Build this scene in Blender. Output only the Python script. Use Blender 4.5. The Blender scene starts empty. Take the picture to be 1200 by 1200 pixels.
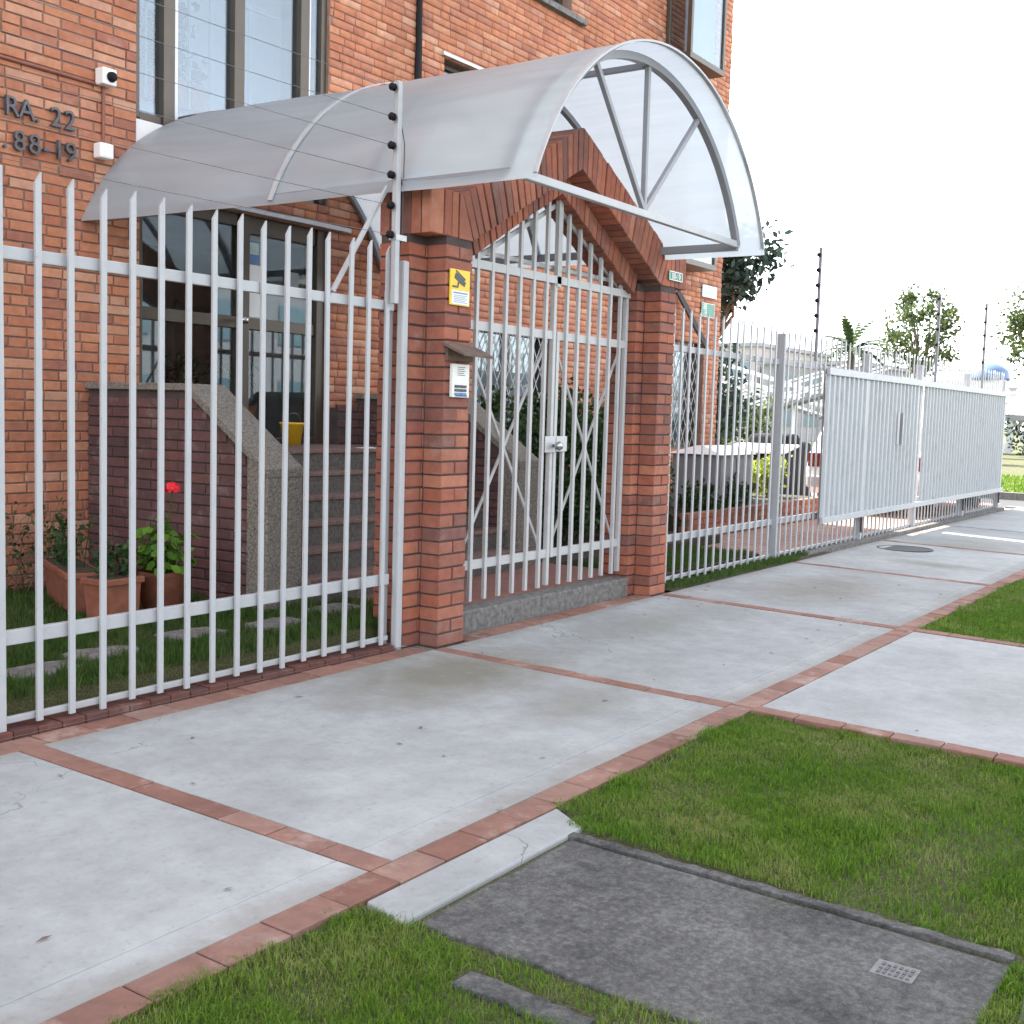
import bpy, bmesh, math, random
import numpy as np
from mathutils import Vector, Matrix
from math import radians, sin, cos, pi, sqrt, atan2

random.seed(7)
rng = np.random.default_rng(7)
scene = bpy.context.scene
col = scene.collection

# ------------------------------------------------------------------ camera
CAM = np.array([-5.175, -4.23, 1.35])
FPX = 1383.0                              # focal length in pixels of the 1200 px photograph
def _n(v): return v / np.linalg.norm(v)
_X = _n(np.array([940.0, -90.0, FPX]))    # direction of the fence (vanishing point) in camera axes
_Z = _n(-np.array([-470.0, 16335.0, FPX])); _Z = _n(_Z - _X * (_X @ _Z))
_R = np.stack([_X, np.cross(_Z, _X), _Z])
cd = bpy.data.cameras.new('camera'); cam = bpy.data.objects.new('camera', cd); col.objects.link(cam)
cd.sensor_width = 36.0; cd.lens = FPX / 1200.0 * 36.0; cd.clip_start = 0.05; cd.clip_end = 2000.0
m = np.eye(4); m[:3, 0] = _R[:, 0]; m[:3, 1] = -_R[:, 1]; m[:3, 2] = -_R[:, 2]; m[:3, 3] = CAM
cam.matrix_world = Matrix(m.tolist())
scene.camera = cam

# ------------------------------------------------------------------ world, sun, exposure
SUN_EL = radians(47.0)
SUN_DIR = Vector((0.16 * cos(SUN_EL), 0.987 * cos(SUN_EL), sin(SUN_EL))).normalized()   # towards the sun (behind the building)
w = bpy.data.worlds.new('World'); scene.world = w; w.use_nodes = True
nt = w.node_tree; nt.nodes.clear()
sky = nt.nodes.new('ShaderNodeTexSky'); sky.sky_type = 'NISHITA'; sky.sun_disc = False
sky.sun_elevation = SUN_EL; sky.sun_rotation = atan2(SUN_DIR.x, SUN_DIR.y)
sky.altitude = 2600.0; sky.air_density = 1.0; sky.dust_density = 5.0; sky.ozone_density = 1.0
hs = nt.nodes.new('ShaderNodeHueSaturation'); hs.inputs['Saturation'].default_value = 0.22   # thin white cloud veil
bg = nt.nodes.new('ShaderNodeBackground'); bg.inputs['Strength'].default_value = 0.15
wo = nt.nodes.new('ShaderNodeOutputWorld')
nt.links.new(sky.outputs[0], hs.inputs['Color']); nt.links.new(hs.outputs[0], bg.inputs[0]); nt.links.new(bg.outputs[0], wo.inputs[0])
sl = bpy.data.lights.new('sun', 'SUN'); sl.energy = 3.6; sl.angle = radians(0.53); sl.color = (1.0, 0.95, 0.87)
so = bpy.data.objects.new('sun', sl); col.objects.link(so); so.location = (0, 30, 40)
so.rotation_euler = SUN_DIR.to_track_quat('Z', 'Y').to_euler()
vs = scene.view_settings; vs.view_transform = 'Standard'; vs.look = 'None'; vs.gamma = 1.0; vs.exposure = 2.6
vs.use_curve_mapping = False
scene.render.engine = 'CYCLES'
scene.cycles.max_bounces = 8; scene.cycles.transparent_max_bounces = 16

# ------------------------------------------------------------------ materials
class NT:
    def __init__(s, name):
        s.m = bpy.data.materials.new(name); s.m.use_nodes = True; s.t = s.m.node_tree; s.t.nodes.clear()
        s.o = s.n('ShaderNodeOutputMaterial')
    def n(s, typ, **kw):
        nd = s.t.nodes.new(typ)
        for k, v in kw.items():
            if k[0] == '_': setattr(nd, k[1:], v)
            else: nd.inputs[k.replace('_', ' ')].default_value = v
        return nd
    def l(s, a, b): s.t.links.new(a, b)
    def noise(s, vec, scale, detail=4.0, rough=0.55):
        nd = s.n('ShaderNodeTexNoise'); nd.inputs['Scale'].default_value = scale
        nd.inputs['Detail'].default_value = detail; nd.inputs['Roughness'].default_value = rough
        if vec is not None: s.l(vec, nd.inputs['Vector'])
        return nd.outputs[0]
    def ramp(s, fac, stops):
        r = s.n('ShaderNodeValToRGB'); e = r.color_ramp.elements
        while len(e) < len(stops): e.new(0.5)
        for i, (p, c) in enumerate(stops):
            e[i].position = p; e[i].color = (*c, 1.0) if len(c) == 3 else c
        s.l(fac, r.inputs[0]); return r.outputs[0]
    def math(s, op, a, b=None, c=None, clamp=False):
        nd = s.n('ShaderNodeMath'); nd.operation = op; nd.use_clamp = clamp
        for i, v in enumerate((a, b, c)):
            if v is None: continue
            if isinstance(v, (int, float)): nd.inputs[i].default_value = v
            else: s.l(v, nd.inputs[i])
        return nd.outputs[0]
    def mix(s, fac, a, b, typ='MIX'):
        nd = s.n('ShaderNodeMix'); nd.data_type = 'RGBA'; nd.blend_type = typ
        for k, v in ((0, fac), (6, a), (7, b)):
            if isinstance(v, (int, float)): nd.inputs[k].default_value = v
            elif isinstance(v, (tuple, list)): nd.inputs[k].default_value = (*v, 1.0)
            else: s.l(v, nd.inputs[k])
        return nd.outputs[2]
    def coords(s):
        tc = s.n('ShaderNodeTexCoord'); oi = s.n('ShaderNodeObjectInfo')
        ad = s.n('ShaderNodeVectorMath'); ad.operation = 'ADD'; s.l(tc.outputs['Object'], ad.inputs[0])
        cm = s.n('ShaderNodeCombineXYZ'); r = s.math('MULTIPLY', oi.outputs['Random'], 37.0)
        s.l(r, cm.inputs[0]); s.l(r, cm.inputs[2]); s.l(cm.outputs[0], ad.inputs[1])
        return ad.outputs[0], oi.outputs['Random']
    def pos(s): return s.n('ShaderNodeNewGeometry').outputs['Position']
    def bump(s, h, strength=0.2, dist=0.01):
        b = s.n('ShaderNodeBump'); b.inputs['Strength'].default_value = strength; b.inputs['Distance'].default_value = dist
        s.l(h, b.inputs['Height']); return b.outputs[0]
    def principled(s, colr, rough=0.7, bump=None, metal=0.0, spec=0.5, **kw):
        p = s.n('ShaderNodeBsdfPrincipled')
        if isinstance(colr, (tuple, list)): p.inputs['Base Color'].default_value = (*colr, 1.0)
        else: s.l(colr, p.inputs['Base Color'])
        if isinstance(rough, (int, float)): p.inputs['Roughness'].default_value = rough
        else: s.l(rough, p.inputs['Roughness'])
        p.inputs['Metallic'].default_value = metal; p.inputs['Specular IOR Level'].default_value = spec
        if bump is not None: s.l(bump, p.inputs['Normal'])
        for k, v in kw.items(): p.inputs[k.replace('_', ' ')].default_value = v
        return p.outputs[0]
    def done(s, sh): s.l(sh, s.o.inputs['Surface']); return s.m

def plain(name, c, var=0.12, scale=6.0, rough=0.6, bscale=80.0, bstr=0.08, metal=0.0, spec=0.5, world=False, rnd=0.0):
    t = NT(name); v, r = t.coords()
    if world: v = t.pos()
    n1 = t.noise(v, scale, 5.0)
    lo = tuple(max(0, x * (1 - var)) for x in c); hi = tuple(min(1, x * (1 + var)) for x in c)
    cc = t.ramp(n1, [(0.3, lo), (0.7, hi)])
    if rnd:
        k = t.math('MULTIPLY_ADD', r, 2 * rnd, 1 - rnd)
        cmb = t.n('ShaderNodeCombineColor'); 
        for i in range(3): t.l(k, cmb.inputs[i])
        cc = t.mix(1.0, cc, cmb.outputs[0], 'MULTIPLY')
    n2 = t.noise(v, bscale, 3.0)
    rg = t.math('MULTIPLY_ADD', n1, 0.2, rough - 0.1)
    return t.done(t.principled(cc, rg, t.bump(n2, bstr), metal, spec))

def brick_mat(name, cols, grime=0.0, effl=0.22):
    t = NT(name); v, r = t.coords()
    at = t.n('ShaderNodeAttribute'); at.attribute_name = 'rnd'
    k = t.math('FRACT', t.math('ADD', at.outputs['Fac'], r))
    n = len(cols)
    base = t.ramp(k, [(i / (n - 1), c) for i, c in enumerate(cols)])
    p = t.pos()
    n1 = t.noise(v, 14.0, 6.0, 0.65); n2 = t.noise(v, 120.0, 4.0); n3 = t.noise(p, 0.9, 3.0)
    c = t.mix(1.0, base, t.ramp(n1, [(0.25, (0.72, 0.70, 0.70)), (0.75, (1.15, 1.12, 1.1))]), 'MULTIPLY')
    c = t.mix(1.0, c, t.ramp(n3, [(0.3, (0.82, 0.80, 0.80)), (0.7, (1.08, 1.08, 1.08))]), 'MULTIPLY')
    c = t.mix(t.math('MULTIPLY', t.math('GREATER_THAN', n2, 0.66), 0.35), c, (0.10, 0.06, 0.05))
    eff = t.math('MULTIPLY', t.ramp(t.noise(p, 5.0, 5.0, 0.7), [(0.55, (0, 0, 0)), (0.72, (1, 1, 1))]), effl)
    c = t.mix(eff, c, (0.52, 0.45, 0.40))
    if grime:
        g = t.ramp(t.noise(p, 2.3, 5.0), [(0.36, (0, 0, 0)), (0.62, (1, 1, 1))])
        c = t.mix(t.math('MULTIPLY', g, grime), c, (0.10, 0.075, 0.072))
    return t.done(t.principled(c, 0.82, t.bump(t.math('ADD', n1, t.math('MULTIPLY', n2, 0.6)), 0.35, 0.006), 0.0, 0.25))

def brick_far(name):
    t = NT(name); p = t.pos(); mp = t.n('ShaderNodeSeparateXYZ'); t.l(p, mp.inputs[0])
    cx = t.n('ShaderNodeCombineXYZ'); t.l(t.math('ADD', mp.outputs[0], mp.outputs[1]), cx.inputs[0]); t.l(mp.outputs[2], cx.inputs[1])
    b = t.n('ShaderNodeTexBrick', Scale=1.0); b.inputs['Brick Width'].default_value = 0.26; b.inputs['Row Height'].default_value = 0.066
    b.inputs['Mortar Size'].default_value = 0.005; b.inputs['Color1'].default_value = (0.42, 0.17, 0.10, 1); b.inputs['Color2'].default_value = (0.33, 0.12, 0.08, 1)
    b.inputs['Mortar'].default_value = (0.16, 0.11, 0.09, 1); t.l(cx.outputs[0], b.inputs['Vector'])
    return t.done(t.principled(b.outputs[0], 0.85, None, 0, 0.2))

M = {}
M['brick'] = brick_mat('facade_brick', [(0.45, 0.174, 0.093), (0.497, 0.211, 0.116), (0.418, 0.157, 0.092), (0.529, 0.252, 0.15), (0.474, 0.188, 0.098), (0.346, 0.142, 0.099), (0.505, 0.207, 0.11), (0.545, 0.302, 0.2), (0.433, 0.17, 0.106)])
M['pbrick'] = brick_mat('portal_brick', [(0.422, 0.138, 0.079), (0.342, 0.127, 0.089), (0.479, 0.171, 0.095), (0.251, 0.105, 0.084), (0.41, 0.143, 0.089), (0.513, 0.209, 0.126), (0.308, 0.11, 0.082), (0.456, 0.154, 0.084), (0.217, 0.105, 0.089), (0.433, 0.165, 0.105)], 0.32)
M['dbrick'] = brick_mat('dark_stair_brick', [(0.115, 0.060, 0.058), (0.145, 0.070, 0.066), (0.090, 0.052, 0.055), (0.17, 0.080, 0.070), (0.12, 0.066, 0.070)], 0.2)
M['paver'] = brick_mat('clay_paver', [(0.26, 0.135, 0.102), (0.31, 0.175, 0.138), (0.235, 0.118, 0.09), (0.29, 0.145, 0.105), (0.34, 0.215, 0.175), (0.27, 0.13, 0.095)], 0.25, 0.5)
M['edge'] = brick_mat('dark_edging_brick', [(0.12, 0.05, 0.04), (0.15, 0.058, 0.045), (0.10, 0.046, 0.04)], 0.3)
M['brickfar'] = brick_far('plain_brickwork')
M['mortar'] = plain('mortar', (0.225, 0.145, 0.11), 0.25, 9.0, 0.95, 60, 0.2, world=True)
M['dmortar'] = plain('dark_mortar', (0.075, 0.055, 0.052), 0.25, 9.0, 0.95, 60, 0.2, world=True)
M['bed'] = plain('pavement_bed', (0.22, 0.19, 0.165), 0.3, 8.0, 0.95, 60, 0.3, world=True)

def white_paint(name, c, dirt=0.35):
    t = NT(name); v, r = t.coords(); p = t.pos()
    n1 = t.noise(p, 7.0, 6.0, 0.65); n2 = t.noise(p, 45.0, 4.0)
    cc = t.mix(t.math('MULTIPLY', t.ramp(n1, [(0.5, (0, 0, 0)), (0.78, (1, 1, 1))]), dirt), c, tuple(x * 0.62 for x in c))
    rust = t.math('MULTIPLY', t.ramp(n2, [(0.66, (0, 0, 0)), (0.74, (1, 1, 1))]), 0.45)
    cc = t.mix(rust, cc, (0.30, 0.22, 0.17))
    return t.done(t.principled(cc, 0.42, t.bump(n2, 0.05), 0, 0.45))
M['white'] = white_paint('white_fence_paint', (0.42, 0.43, 0.445))
M['gatewhite'] = white_paint('gate_paint', (0.46, 0.465, 0.465), 0.45)
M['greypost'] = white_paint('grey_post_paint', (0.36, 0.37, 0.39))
M['panel'] = white_paint('corrugated_panel_paint', (0.43, 0.45, 0.47), 0.5)
M['frame_metal'] = white_paint('canopy_frame_metal', (0.24, 0.245, 0.265), 0.3)
M['bronze'] = plain('bronze_aluminium', (0.085, 0.068, 0.052), 0.15, 5, 0.38, 60, 0.02, 0.4)
M['alu'] = plain('light_aluminium', (0.50, 0.50, 0.52), 0.1, 5, 0.4, 60, 0.02, 0.3)
M['black'] = plain('black_plastic', (0.014, 0.014, 0.016), 0.2, 10, 0.7, 80, 0.08, 0.0, 0.15)
M['dark'] = plain('dark_metal', (0.05, 0.05, 0.055), 0.2, 10, 0.5)
M['steel'] = plain('knob_steel', (0.45, 0.45, 0.45), 0.1, 10, 0.25, 60, 0.02, 1.0)
M['letter'] = plain('letter_metal', (0.085, 0.088, 0.100), 0.3, 40, 0.45, 90, 0.1, 0.3)
M['boxwhite'] = plain('white_plastic', (0.78, 0.77, 0.76), 0.06, 8, 0.4)
M['conduit'] = plain('brown_conduit', (0.22, 0.075, 0.05), 0.15, 8, 0.6)
M['terracotta'] = plain('terracotta', (0.24, 0.085, 0.05), 0.25, 14, 0.8, 90, 0.15)
M['stone'] = plain('pebble_stone', (0.19, 0.17, 0.145), 0.55, 70.0, 0.9, 90, 0.7, world=True)
M['granite'] = plain('stair_granite', (0.105, 0.092, 0.085), 0.4, 45.0, 0.8, 90, 0.4, world=True)
M['tread'] = plain('stair_tread', (0.17, 0.105, 0.09), 0.3, 30.0, 0.8, 90, 0.3, world=True)
M['redtile'] = plain('red_floor', (0.22, 0.095, 0.075), 0.2, 9.0, 0.7, 60, 0.15, world=True)
M['kerb'] = plain('worn_kerb_concrete', (0.155, 0.15, 0.142), 0.45, 26.0, 0.95, 80, 0.6, world=True)
M['soil'] = plain('soil', (0.045, 0.036, 0.022), 0.4, 18.0, 1.0, 60, 0.6, world=True)
M['turf'] = plain('turf_base', (0.085, 0.088, 0.035), 0.7, 120.0, 1.0, 200, 0.9, world=True)
M['plaster'] = plain('white_plaster', (0.66, 0.65, 0.63), 0.1, 3.0, 0.85)
M['lobby'] = plain('lobby_paint', (0.58, 0.59, 0.58), 0.08, 2.0, 0.8)
M['curtain'] = plain('pale_curtain', (0.30, 0.33, 0.36), 0.08, 3.0, 0.9)
M['asphalt'] = plain('asphalt', (0.055, 0.056, 0.06), 0.2, 20.0, 0.9, 120, 0.3, world=True)
M['yellow'] = plain('yellow_plastic', (0.70, 0.42, 0.02), 0.1, 6.0, 0.4)
M['signyellow'] = plain('sign_yellow', (0.80, 0.55, 0.02), 0.05, 6.0, 0.45)
M['signwhite'] = plain('sign_white', (0.78, 0.78, 0.74), 0.05, 6.0, 0.45)
M['ink'] = plain('print_ink', (0.05, 0.06, 0.09), 0.1, 6.0, 0.5)
M['inkblue'] = plain('print_blue', (0.10, 0.20, 0.42), 0.1, 6.0, 0.5)
M['green'] = plain('plaque_green', (0.015, 0.19, 0.13), 0.1, 6.0, 0.4)
M['pale'] = plain('plaque_pale', (0.42, 0.55, 0.52), 0.15, 16.0, 0.4)
M['wood'] = plain('weathered_wood', (0.14, 0.095, 0.075), 0.3, 20.0, 0.85)
M['grey'] = plain('cabinet_grey', (0.22, 0.225, 0.24), 0.12, 4.0, 0.6)
M['carwhite'] = plain('car_white_paint', (0.72, 0.74, 0.76), 0.03, 2.0, 0.25)
M['carglass'] = plain('car_glass', (0.10, 0.16, 0.19), 0.05, 2.0, 0.08)
M['tyre'] = plain('tyre_rubber', (0.02, 0.02, 0.021), 0.2, 20.0, 0.85)
M['taillight'] = plain('tail_light_red', (0.16, 0.012, 0.012), 0.1, 8.0, 0.2)
M['bridge'] = plain('bridge_white_paint', (0.72, 0.73, 0.74), 0.08, 2.0, 0.5)
M['bridgedeck'] = plain('bridge_deck_grey', (0.20, 0.20, 0.21), 0.1, 2.0, 0.7)
M['dome'] = plain('blue_dome', (0.10, 0.17, 0.30), 0.15, 2.0, 0.4)
M['petal'] = plain('geranium_red', (0.72, 0.015, 0.03), 0.2, 30.0, 0.6)
M['bark'] = plain('bark', (0.12, 0.09, 0.065), 0.35, 14.0, 0.95, 50, 0.6)
M['farwall'] = plain('far_building', (0.40, 0.36, 0.33), 0.12, 0.8, 0.9)
M['fargrey'] = plain('far_building_grey', (0.26, 0.26, 0.27), 0.12, 0.8, 0.9)
M['paper'] = plain('paper', (0.80, 0.80, 0.80), 0.04, 6.0, 0.8)
M['plate'] = plain('cast_plate', (0.155, 0.155, 0.15), 0.3, 40, 0.6, 90, 0.2)
M['wire'] = plain('steel_wire', (0.12, 0.12, 0.13), 0.1, 6.0, 0.4, 60, 0.02, 0.6)

def concrete():
    t = NT('pavement_concrete'); p = t.pos()
    n1 = t.noise(p, 1.3, 5.0, 0.6); n2 = t.noise(p, 9.0, 6.0, 0.65); n3 = t.noise(p, 160.0, 3.0); n4 = t.noise(p, 38.0, 5.0, 0.7)
    c = t.ramp(n1, [(0.28, (0.275, 0.283, 0.281)), (0.5, (0.33, 0.340, 0.340)), (0.72, (0.39, 0.40, 0.40))])
    c = t.mix(1.0, c, t.ramp(n2, [(0.3, (0.88, 0.88, 0.88)), (0.7, (1.08, 1.08, 1.08))]), 'MULTIPLY')
    c = t.mix(1.0, c, t.ramp(n4, [(0.28, (0.80, 0.80, 0.79)), (0.42, (1.0, 1.0, 1.0)), (0.75, (1.05, 1.05, 1.05))]), 'MULTIPLY')
    c = t.mix(t.math('MULTIPLY', t.math('GREATER_THAN', n3, 0.70), 0.25), c, (0.18, 0.17, 0.16))
    oi = t.n('ShaderNodeObjectInfo'); kk = t.math('MULTIPLY_ADD', oi.outputs['Random'], 0.14, 0.93); cmb = t.n('ShaderNodeCombineColor')
    for i in range(3): t.l(kk, cmb.inputs[i])
    c = t.mix(1.0, c, cmb.outputs[0], 'MULTIPLY')
    sp = t.n('ShaderNodeSeparateXYZ'); t.l(p, sp.inputs[0]); dn = t.math('MULTIPLY_ADD', t.noise(p, 6.0, 6.0, 0.7), 0.30, -0.13)
    for yb in (-0.185, -1.972):
        dd = t.math('ADD', t.math('ABSOLUTE', t.math('SUBTRACT', sp.outputs[1], yb)), t.math('MULTIPLY', dn, -1.0))
        c = t.mix(t.math('MULTIPLY', t.ramp(dd, [(0.0, (1, 1, 1)), (0.10, (0, 0, 0))]), 0.40), c, (0.20, 0.18, 0.145))
    for (x, y, rx, ry, k) in ((-0.35, -0.62, 1.05, 0.55, 0.80), (-0.30, -1.40, 0.75, 0.30, 0.42), (4.2, -1.0, 1.2, 0.6, 0.55), (1.6, -0.70, 1.5, 0.40, 0.40), (6.7, -1.2, 0.3, 0.55, 0.6), (-3.9, -0.9, 1.0, 0.8, 0.20), (1.5, -3.2, 0.9, 0.6, 0.18), (9.0, -1.1, 1.0, 0.7, 0.4)):
        mp = t.n('ShaderNodeMapping'); mp.vector_type = 'TEXTURE'
        mp.inputs['Location'].default_value = (x, y, 0); mp.inputs['Scale'].default_value = (rx, ry, 3.0)
        t.l(p, mp.inputs[0])
        ln = t.n('ShaderNodeVectorMath'); ln.operation = 'LENGTH'; t.l(mp.outputs[0], ln.inputs[0])
        d = t.math('ADD', ln.outputs['Value'], t.math('MULTIPLY_ADD', t.noise(p, 4.0, 5.0, 0.6), 0.9, -0.45))
        mk = t.math('MULTIPLY', t.ramp(d, [(0.25, (1, 1, 1)), (1.1, (0, 0, 0))]), k)
        c = t.mix(mk, c, (0.165, 0.155, 0.115))
    wv = t.n('ShaderNodeTexVoronoi'); wv.feature = 'DISTANCE_TO_EDGE'; wv.inputs['Scale'].default_value = 0.42
    wp = t.n('ShaderNodeVectorMath'); wp.operation = 'ADD'; t.l(p, wp.inputs[0])
    wn = t.n('ShaderNodeTexNoise'); wn.inputs['Scale'].default_value = 2.5; wn.inputs['Detail'].default_value = 5.0; t.l(p, wn.inputs['Vector'])
    ws = t.n('ShaderNodeVectorMath'); ws.operation = 'SCALE'; ws.inputs['Scale'].default_value = 0.5; t.l(wn.outputs['Color'], ws.inputs[0]); t.l(ws.outputs[0], wp.inputs[1]); t.l(wp.outputs[0], wv.inputs['Vector'])
    crk = t.math('MULTIPLY', t.math('LESS_THAN', wv.outputs['Distance'], 0.0011), t.ramp(n1, [(0.50, (0, 0, 0)), (0.56, (1, 1, 1))]))
    c = t.mix(t.math('MULTIPLY', crk, 0.6), c, (0.10, 0.095, 0.085))
    tro = t.noise(p, 22.0, 7.0, 0.8)
    c = t.mix(t.math('MULTIPLY', t.ramp(tro, [(0.56, (0, 0, 0)), (0.72, (1, 1, 1))]), 0.30), c, (0.47, 0.475, 0.47))
    return t.done(t.principled(c, 0.88, t.bump(t.math('ADD', n4, t.math('MULTIPLY', n3, 0.5)), 0.25, 0.004), 0, 0.25))
M['concrete'] = concrete()

def dark_slab():
    t = NT('weathered_chamber_concrete'); p = t.pos()
    n1 = t.noise(p, 3.0, 6.0, 0.65); n2 = t.noise(p, 45.0, 6.0, 0.75); n3 = t.noise(p, 150.0, 4.0)
    c = t.ramp(n1, [(0.3, (0.060, 0.060, 0.061)), (0.7, (0.135, 0.134, 0.130))])
    c = t.mix(1.0, c, t.ramp(n2, [(0.28, (0.5, 0.5, 0.5)), (0.5, (1, 1, 1)), (0.72, (1.9, 1.88, 1.8))]), 'MULTIPLY')
    c = t.mix(t.math('MULTIPLY', t.math('GREATER_THAN', n3, 0.64), 0.35), c, (0.24, 0.235, 0.22))
    lich = t.ramp(t.noise(p, 13.0, 8.0, 0.75), [(0.52, (0, 0, 0)), (0.66, (1, 1, 1))])
    c = t.mix(t.math('MULTIPLY', lich, 0.45), c, (0.20, 0.20, 0.19))
    moss = t.ramp(t.noise(p, 4.5, 6.0, 0.7), [(0.56, (0, 0, 0)), (0.75, (1, 1, 1))])
    c = t.mix(t.math('MULTIPLY', moss, 0.6), c, (0.045, 0.045, 0.035))
    return t.done(t.principled(c, 0.92, t.bump(t.math('ADD', n2, n3), 0.6, 0.006), 0, 0.2))
M['slab'] = dark_slab()

def leafmat(name, cols, dry=None, transl=0.35, patch=2.2):
    t = NT(name); at = t.n('ShaderNodeAttribute'); at.attribute_name = 'rnd'; p = t.pos()
    c = t.ramp(at.outputs['Fac'], [(i / (len(cols) - 1), x) for i, x in enumerate(cols)])
    if dry:
        k = t.ramp(t.noise(p, patch, 5.0, 0.6), [(0.46, (0, 0, 0)), (0.68, (1, 1, 1))])
        k2 = t.math('MULTIPLY', k, t.math('GREATER_THAN', t.math('FRACT', t.math('MULTIPLY', at.outputs['Fac'], 7.31)), 0.35))
        c = t.mix(t.math('MULTIPLY', k2, 0.8), c, dry)
    d = t.principled(c, 0.6, None, 0, 0.3)
    tr = t.n('ShaderNodeBsdfTranslucent'); t.l(c, tr.inputs[0])
    mx = t.n('ShaderNodeMixShader'); mx.inputs[0].default_value = transl; t.l(d, mx.inputs[1]); t.l(tr.outputs[0], mx.inputs[2])
    return t.done(mx.outputs[0])
M['grass'] = leafmat('lawn_blades', [(0.056, 0.138, 0.010), (0.092, 0.20, 0.014), (0.145, 0.262, 0.020), (0.23, 0.33, 0.042)], (0.34, 0.32, 0.135))
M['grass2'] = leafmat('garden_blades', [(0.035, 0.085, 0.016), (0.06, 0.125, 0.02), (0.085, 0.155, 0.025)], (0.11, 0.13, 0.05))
M['hedge'] = leafmat('hedge_leaves', [(0.018, 0.045, 0.016), (0.032, 0.07, 0.02), (0.055, 0.10, 0.026)], None, 0.25)
M['tree'] = leafmat('tree_leaves', [(0.045, 0.075, 0.028), (0.075, 0.11, 0.035), (0.12, 0.145, 0.045)], None, 0.3)
M['darktree'] = leafmat('dark_tree_leaves', [(0.015, 0.035, 0.028), (0.025, 0.05, 0.04), (0.04, 0.07, 0.045)], None, 0.25)
M['gerleaf'] = leafmat('geranium_leaves', [(0.06, 0.15, 0.015), (0.10, 0.22, 0.02), (0.15, 0.28, 0.035)], None, 0.35)
M['yellowleaf'] = leafmat('yellow_green_leaves', [(0.15, 0.24, 0.03), (0.30, 0.36, 0.05), (0.42, 0.42, 0.06)], None, 0.35)

def poly():
    t = NT('polycarbonate_sheet'); p = t.pos(); v, r = t.coords()
    n1 = t.noise(p, 2.2, 4.0); n2 = t.noise(p, 30.0, 3.0)
    mp = t.n('ShaderNodeMapping'); mp.inputs['Scale'].default_value = (9.0, 0.7, 2.0); t.l(p, mp.inputs[0])
    st = t.noise(mp.outputs[0], 1.6, 4.0)
    c = t.ramp(st, [(0.3, (0.44, 0.485, 0.52)), (0.7, (0.60, 0.65, 0.69))])
    di = t.n('ShaderNodeBsdfDiffuse'); t.l(c, di.inputs[0])
    tr = t.n('ShaderNodeBsdfTranslucent'); t.l(t.mix(0.8, c, (0.84, 0.95, 1.0)), tr.inputs[0])
    tp = t.n('ShaderNodeBsdfTransparent'); tp.inputs[0].default_value = (0.9, 0.91, 0.92, 1)
    gl = t.n('ShaderNodeBsdfGlossy'); t.l(t.math('MULTIPLY_ADD', n1, 0.2, 0.22), gl.inputs['Roughness'])
    gl.inputs['Color'].default_value = (0.95, 0.95, 0.95, 1)
    t.l(t.bump(st, 0.12, 0.02), gl.inputs['Normal'])
    m1 = t.n('ShaderNodeMixShader'); m1.inputs[0].default_value = 0.62; t.l(di.outputs[0], m1.inputs[1]); t.l(tr.outputs[0], m1.inputs[2])
    m2 = t.n('ShaderNodeMixShader'); m2.inputs[0].default_value = 0.04; t.l(m1.outputs[0], m2.inputs[1]); t.l(tp.outputs[0], m2.inputs[2])
    lw = t.n('ShaderNodeLayerWeight'); lw.inputs[0].default_value = 0.5
    fr = t.math('MULTIPLY_ADD', t.math('POWER', lw.outputs['Facing'], 4.0), 0.30, 0.06)
    m3 = t.n('ShaderNodeMixShader'); t.l(fr, m3.inputs[0]); t.l(m2.outputs[0], m3.inputs[1]); t.l(gl.outputs[0], m3.inputs[2])
    return t.done(m3.outputs[0])
M['poly'] = poly()

def glass(name, ior, tint, base=0.0):
    t = NT(name)
    tp = t.n('ShaderNodeBsdfTransparent'); tp.inputs[0].default_value = (*tint, 1)
    gl = t.n('ShaderNodeBsdfGlossy'); gl.inputs['Roughness'].default_value = 0.02; gl.inputs['Color'].default_value = (0.74, 0.82, 0.88, 1)
    n = t.noise(t.pos(), 1.5, 2.0); t.l(t.bump(n, 0.01, 0.01), gl.inputs['Normal'])
    lw = t.n('ShaderNodeLayerWeight'); lw.inputs[0].default_value = 0.5
    f = t.math('MULTIPLY_ADD', t.math('POWER', lw.outputs['Facing'], 4.5), 0.85, base, clamp=True)
    mx = t.n('ShaderNodeMixShader'); t.l(f, mx.inputs[0]); t.l(tp.outputs[0], mx.inputs[1]); t.l(gl.outputs[0], mx.inputs[2])
    return t.done(mx.outputs[0])
M['glass'] = glass('window_glass', 1.7, (0.80, 0.85, 0.88), 0.13)
M['doorglass'] = glass('door_glass', 1.42, (0.86, 0.90, 0.90), 0.10)

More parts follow.
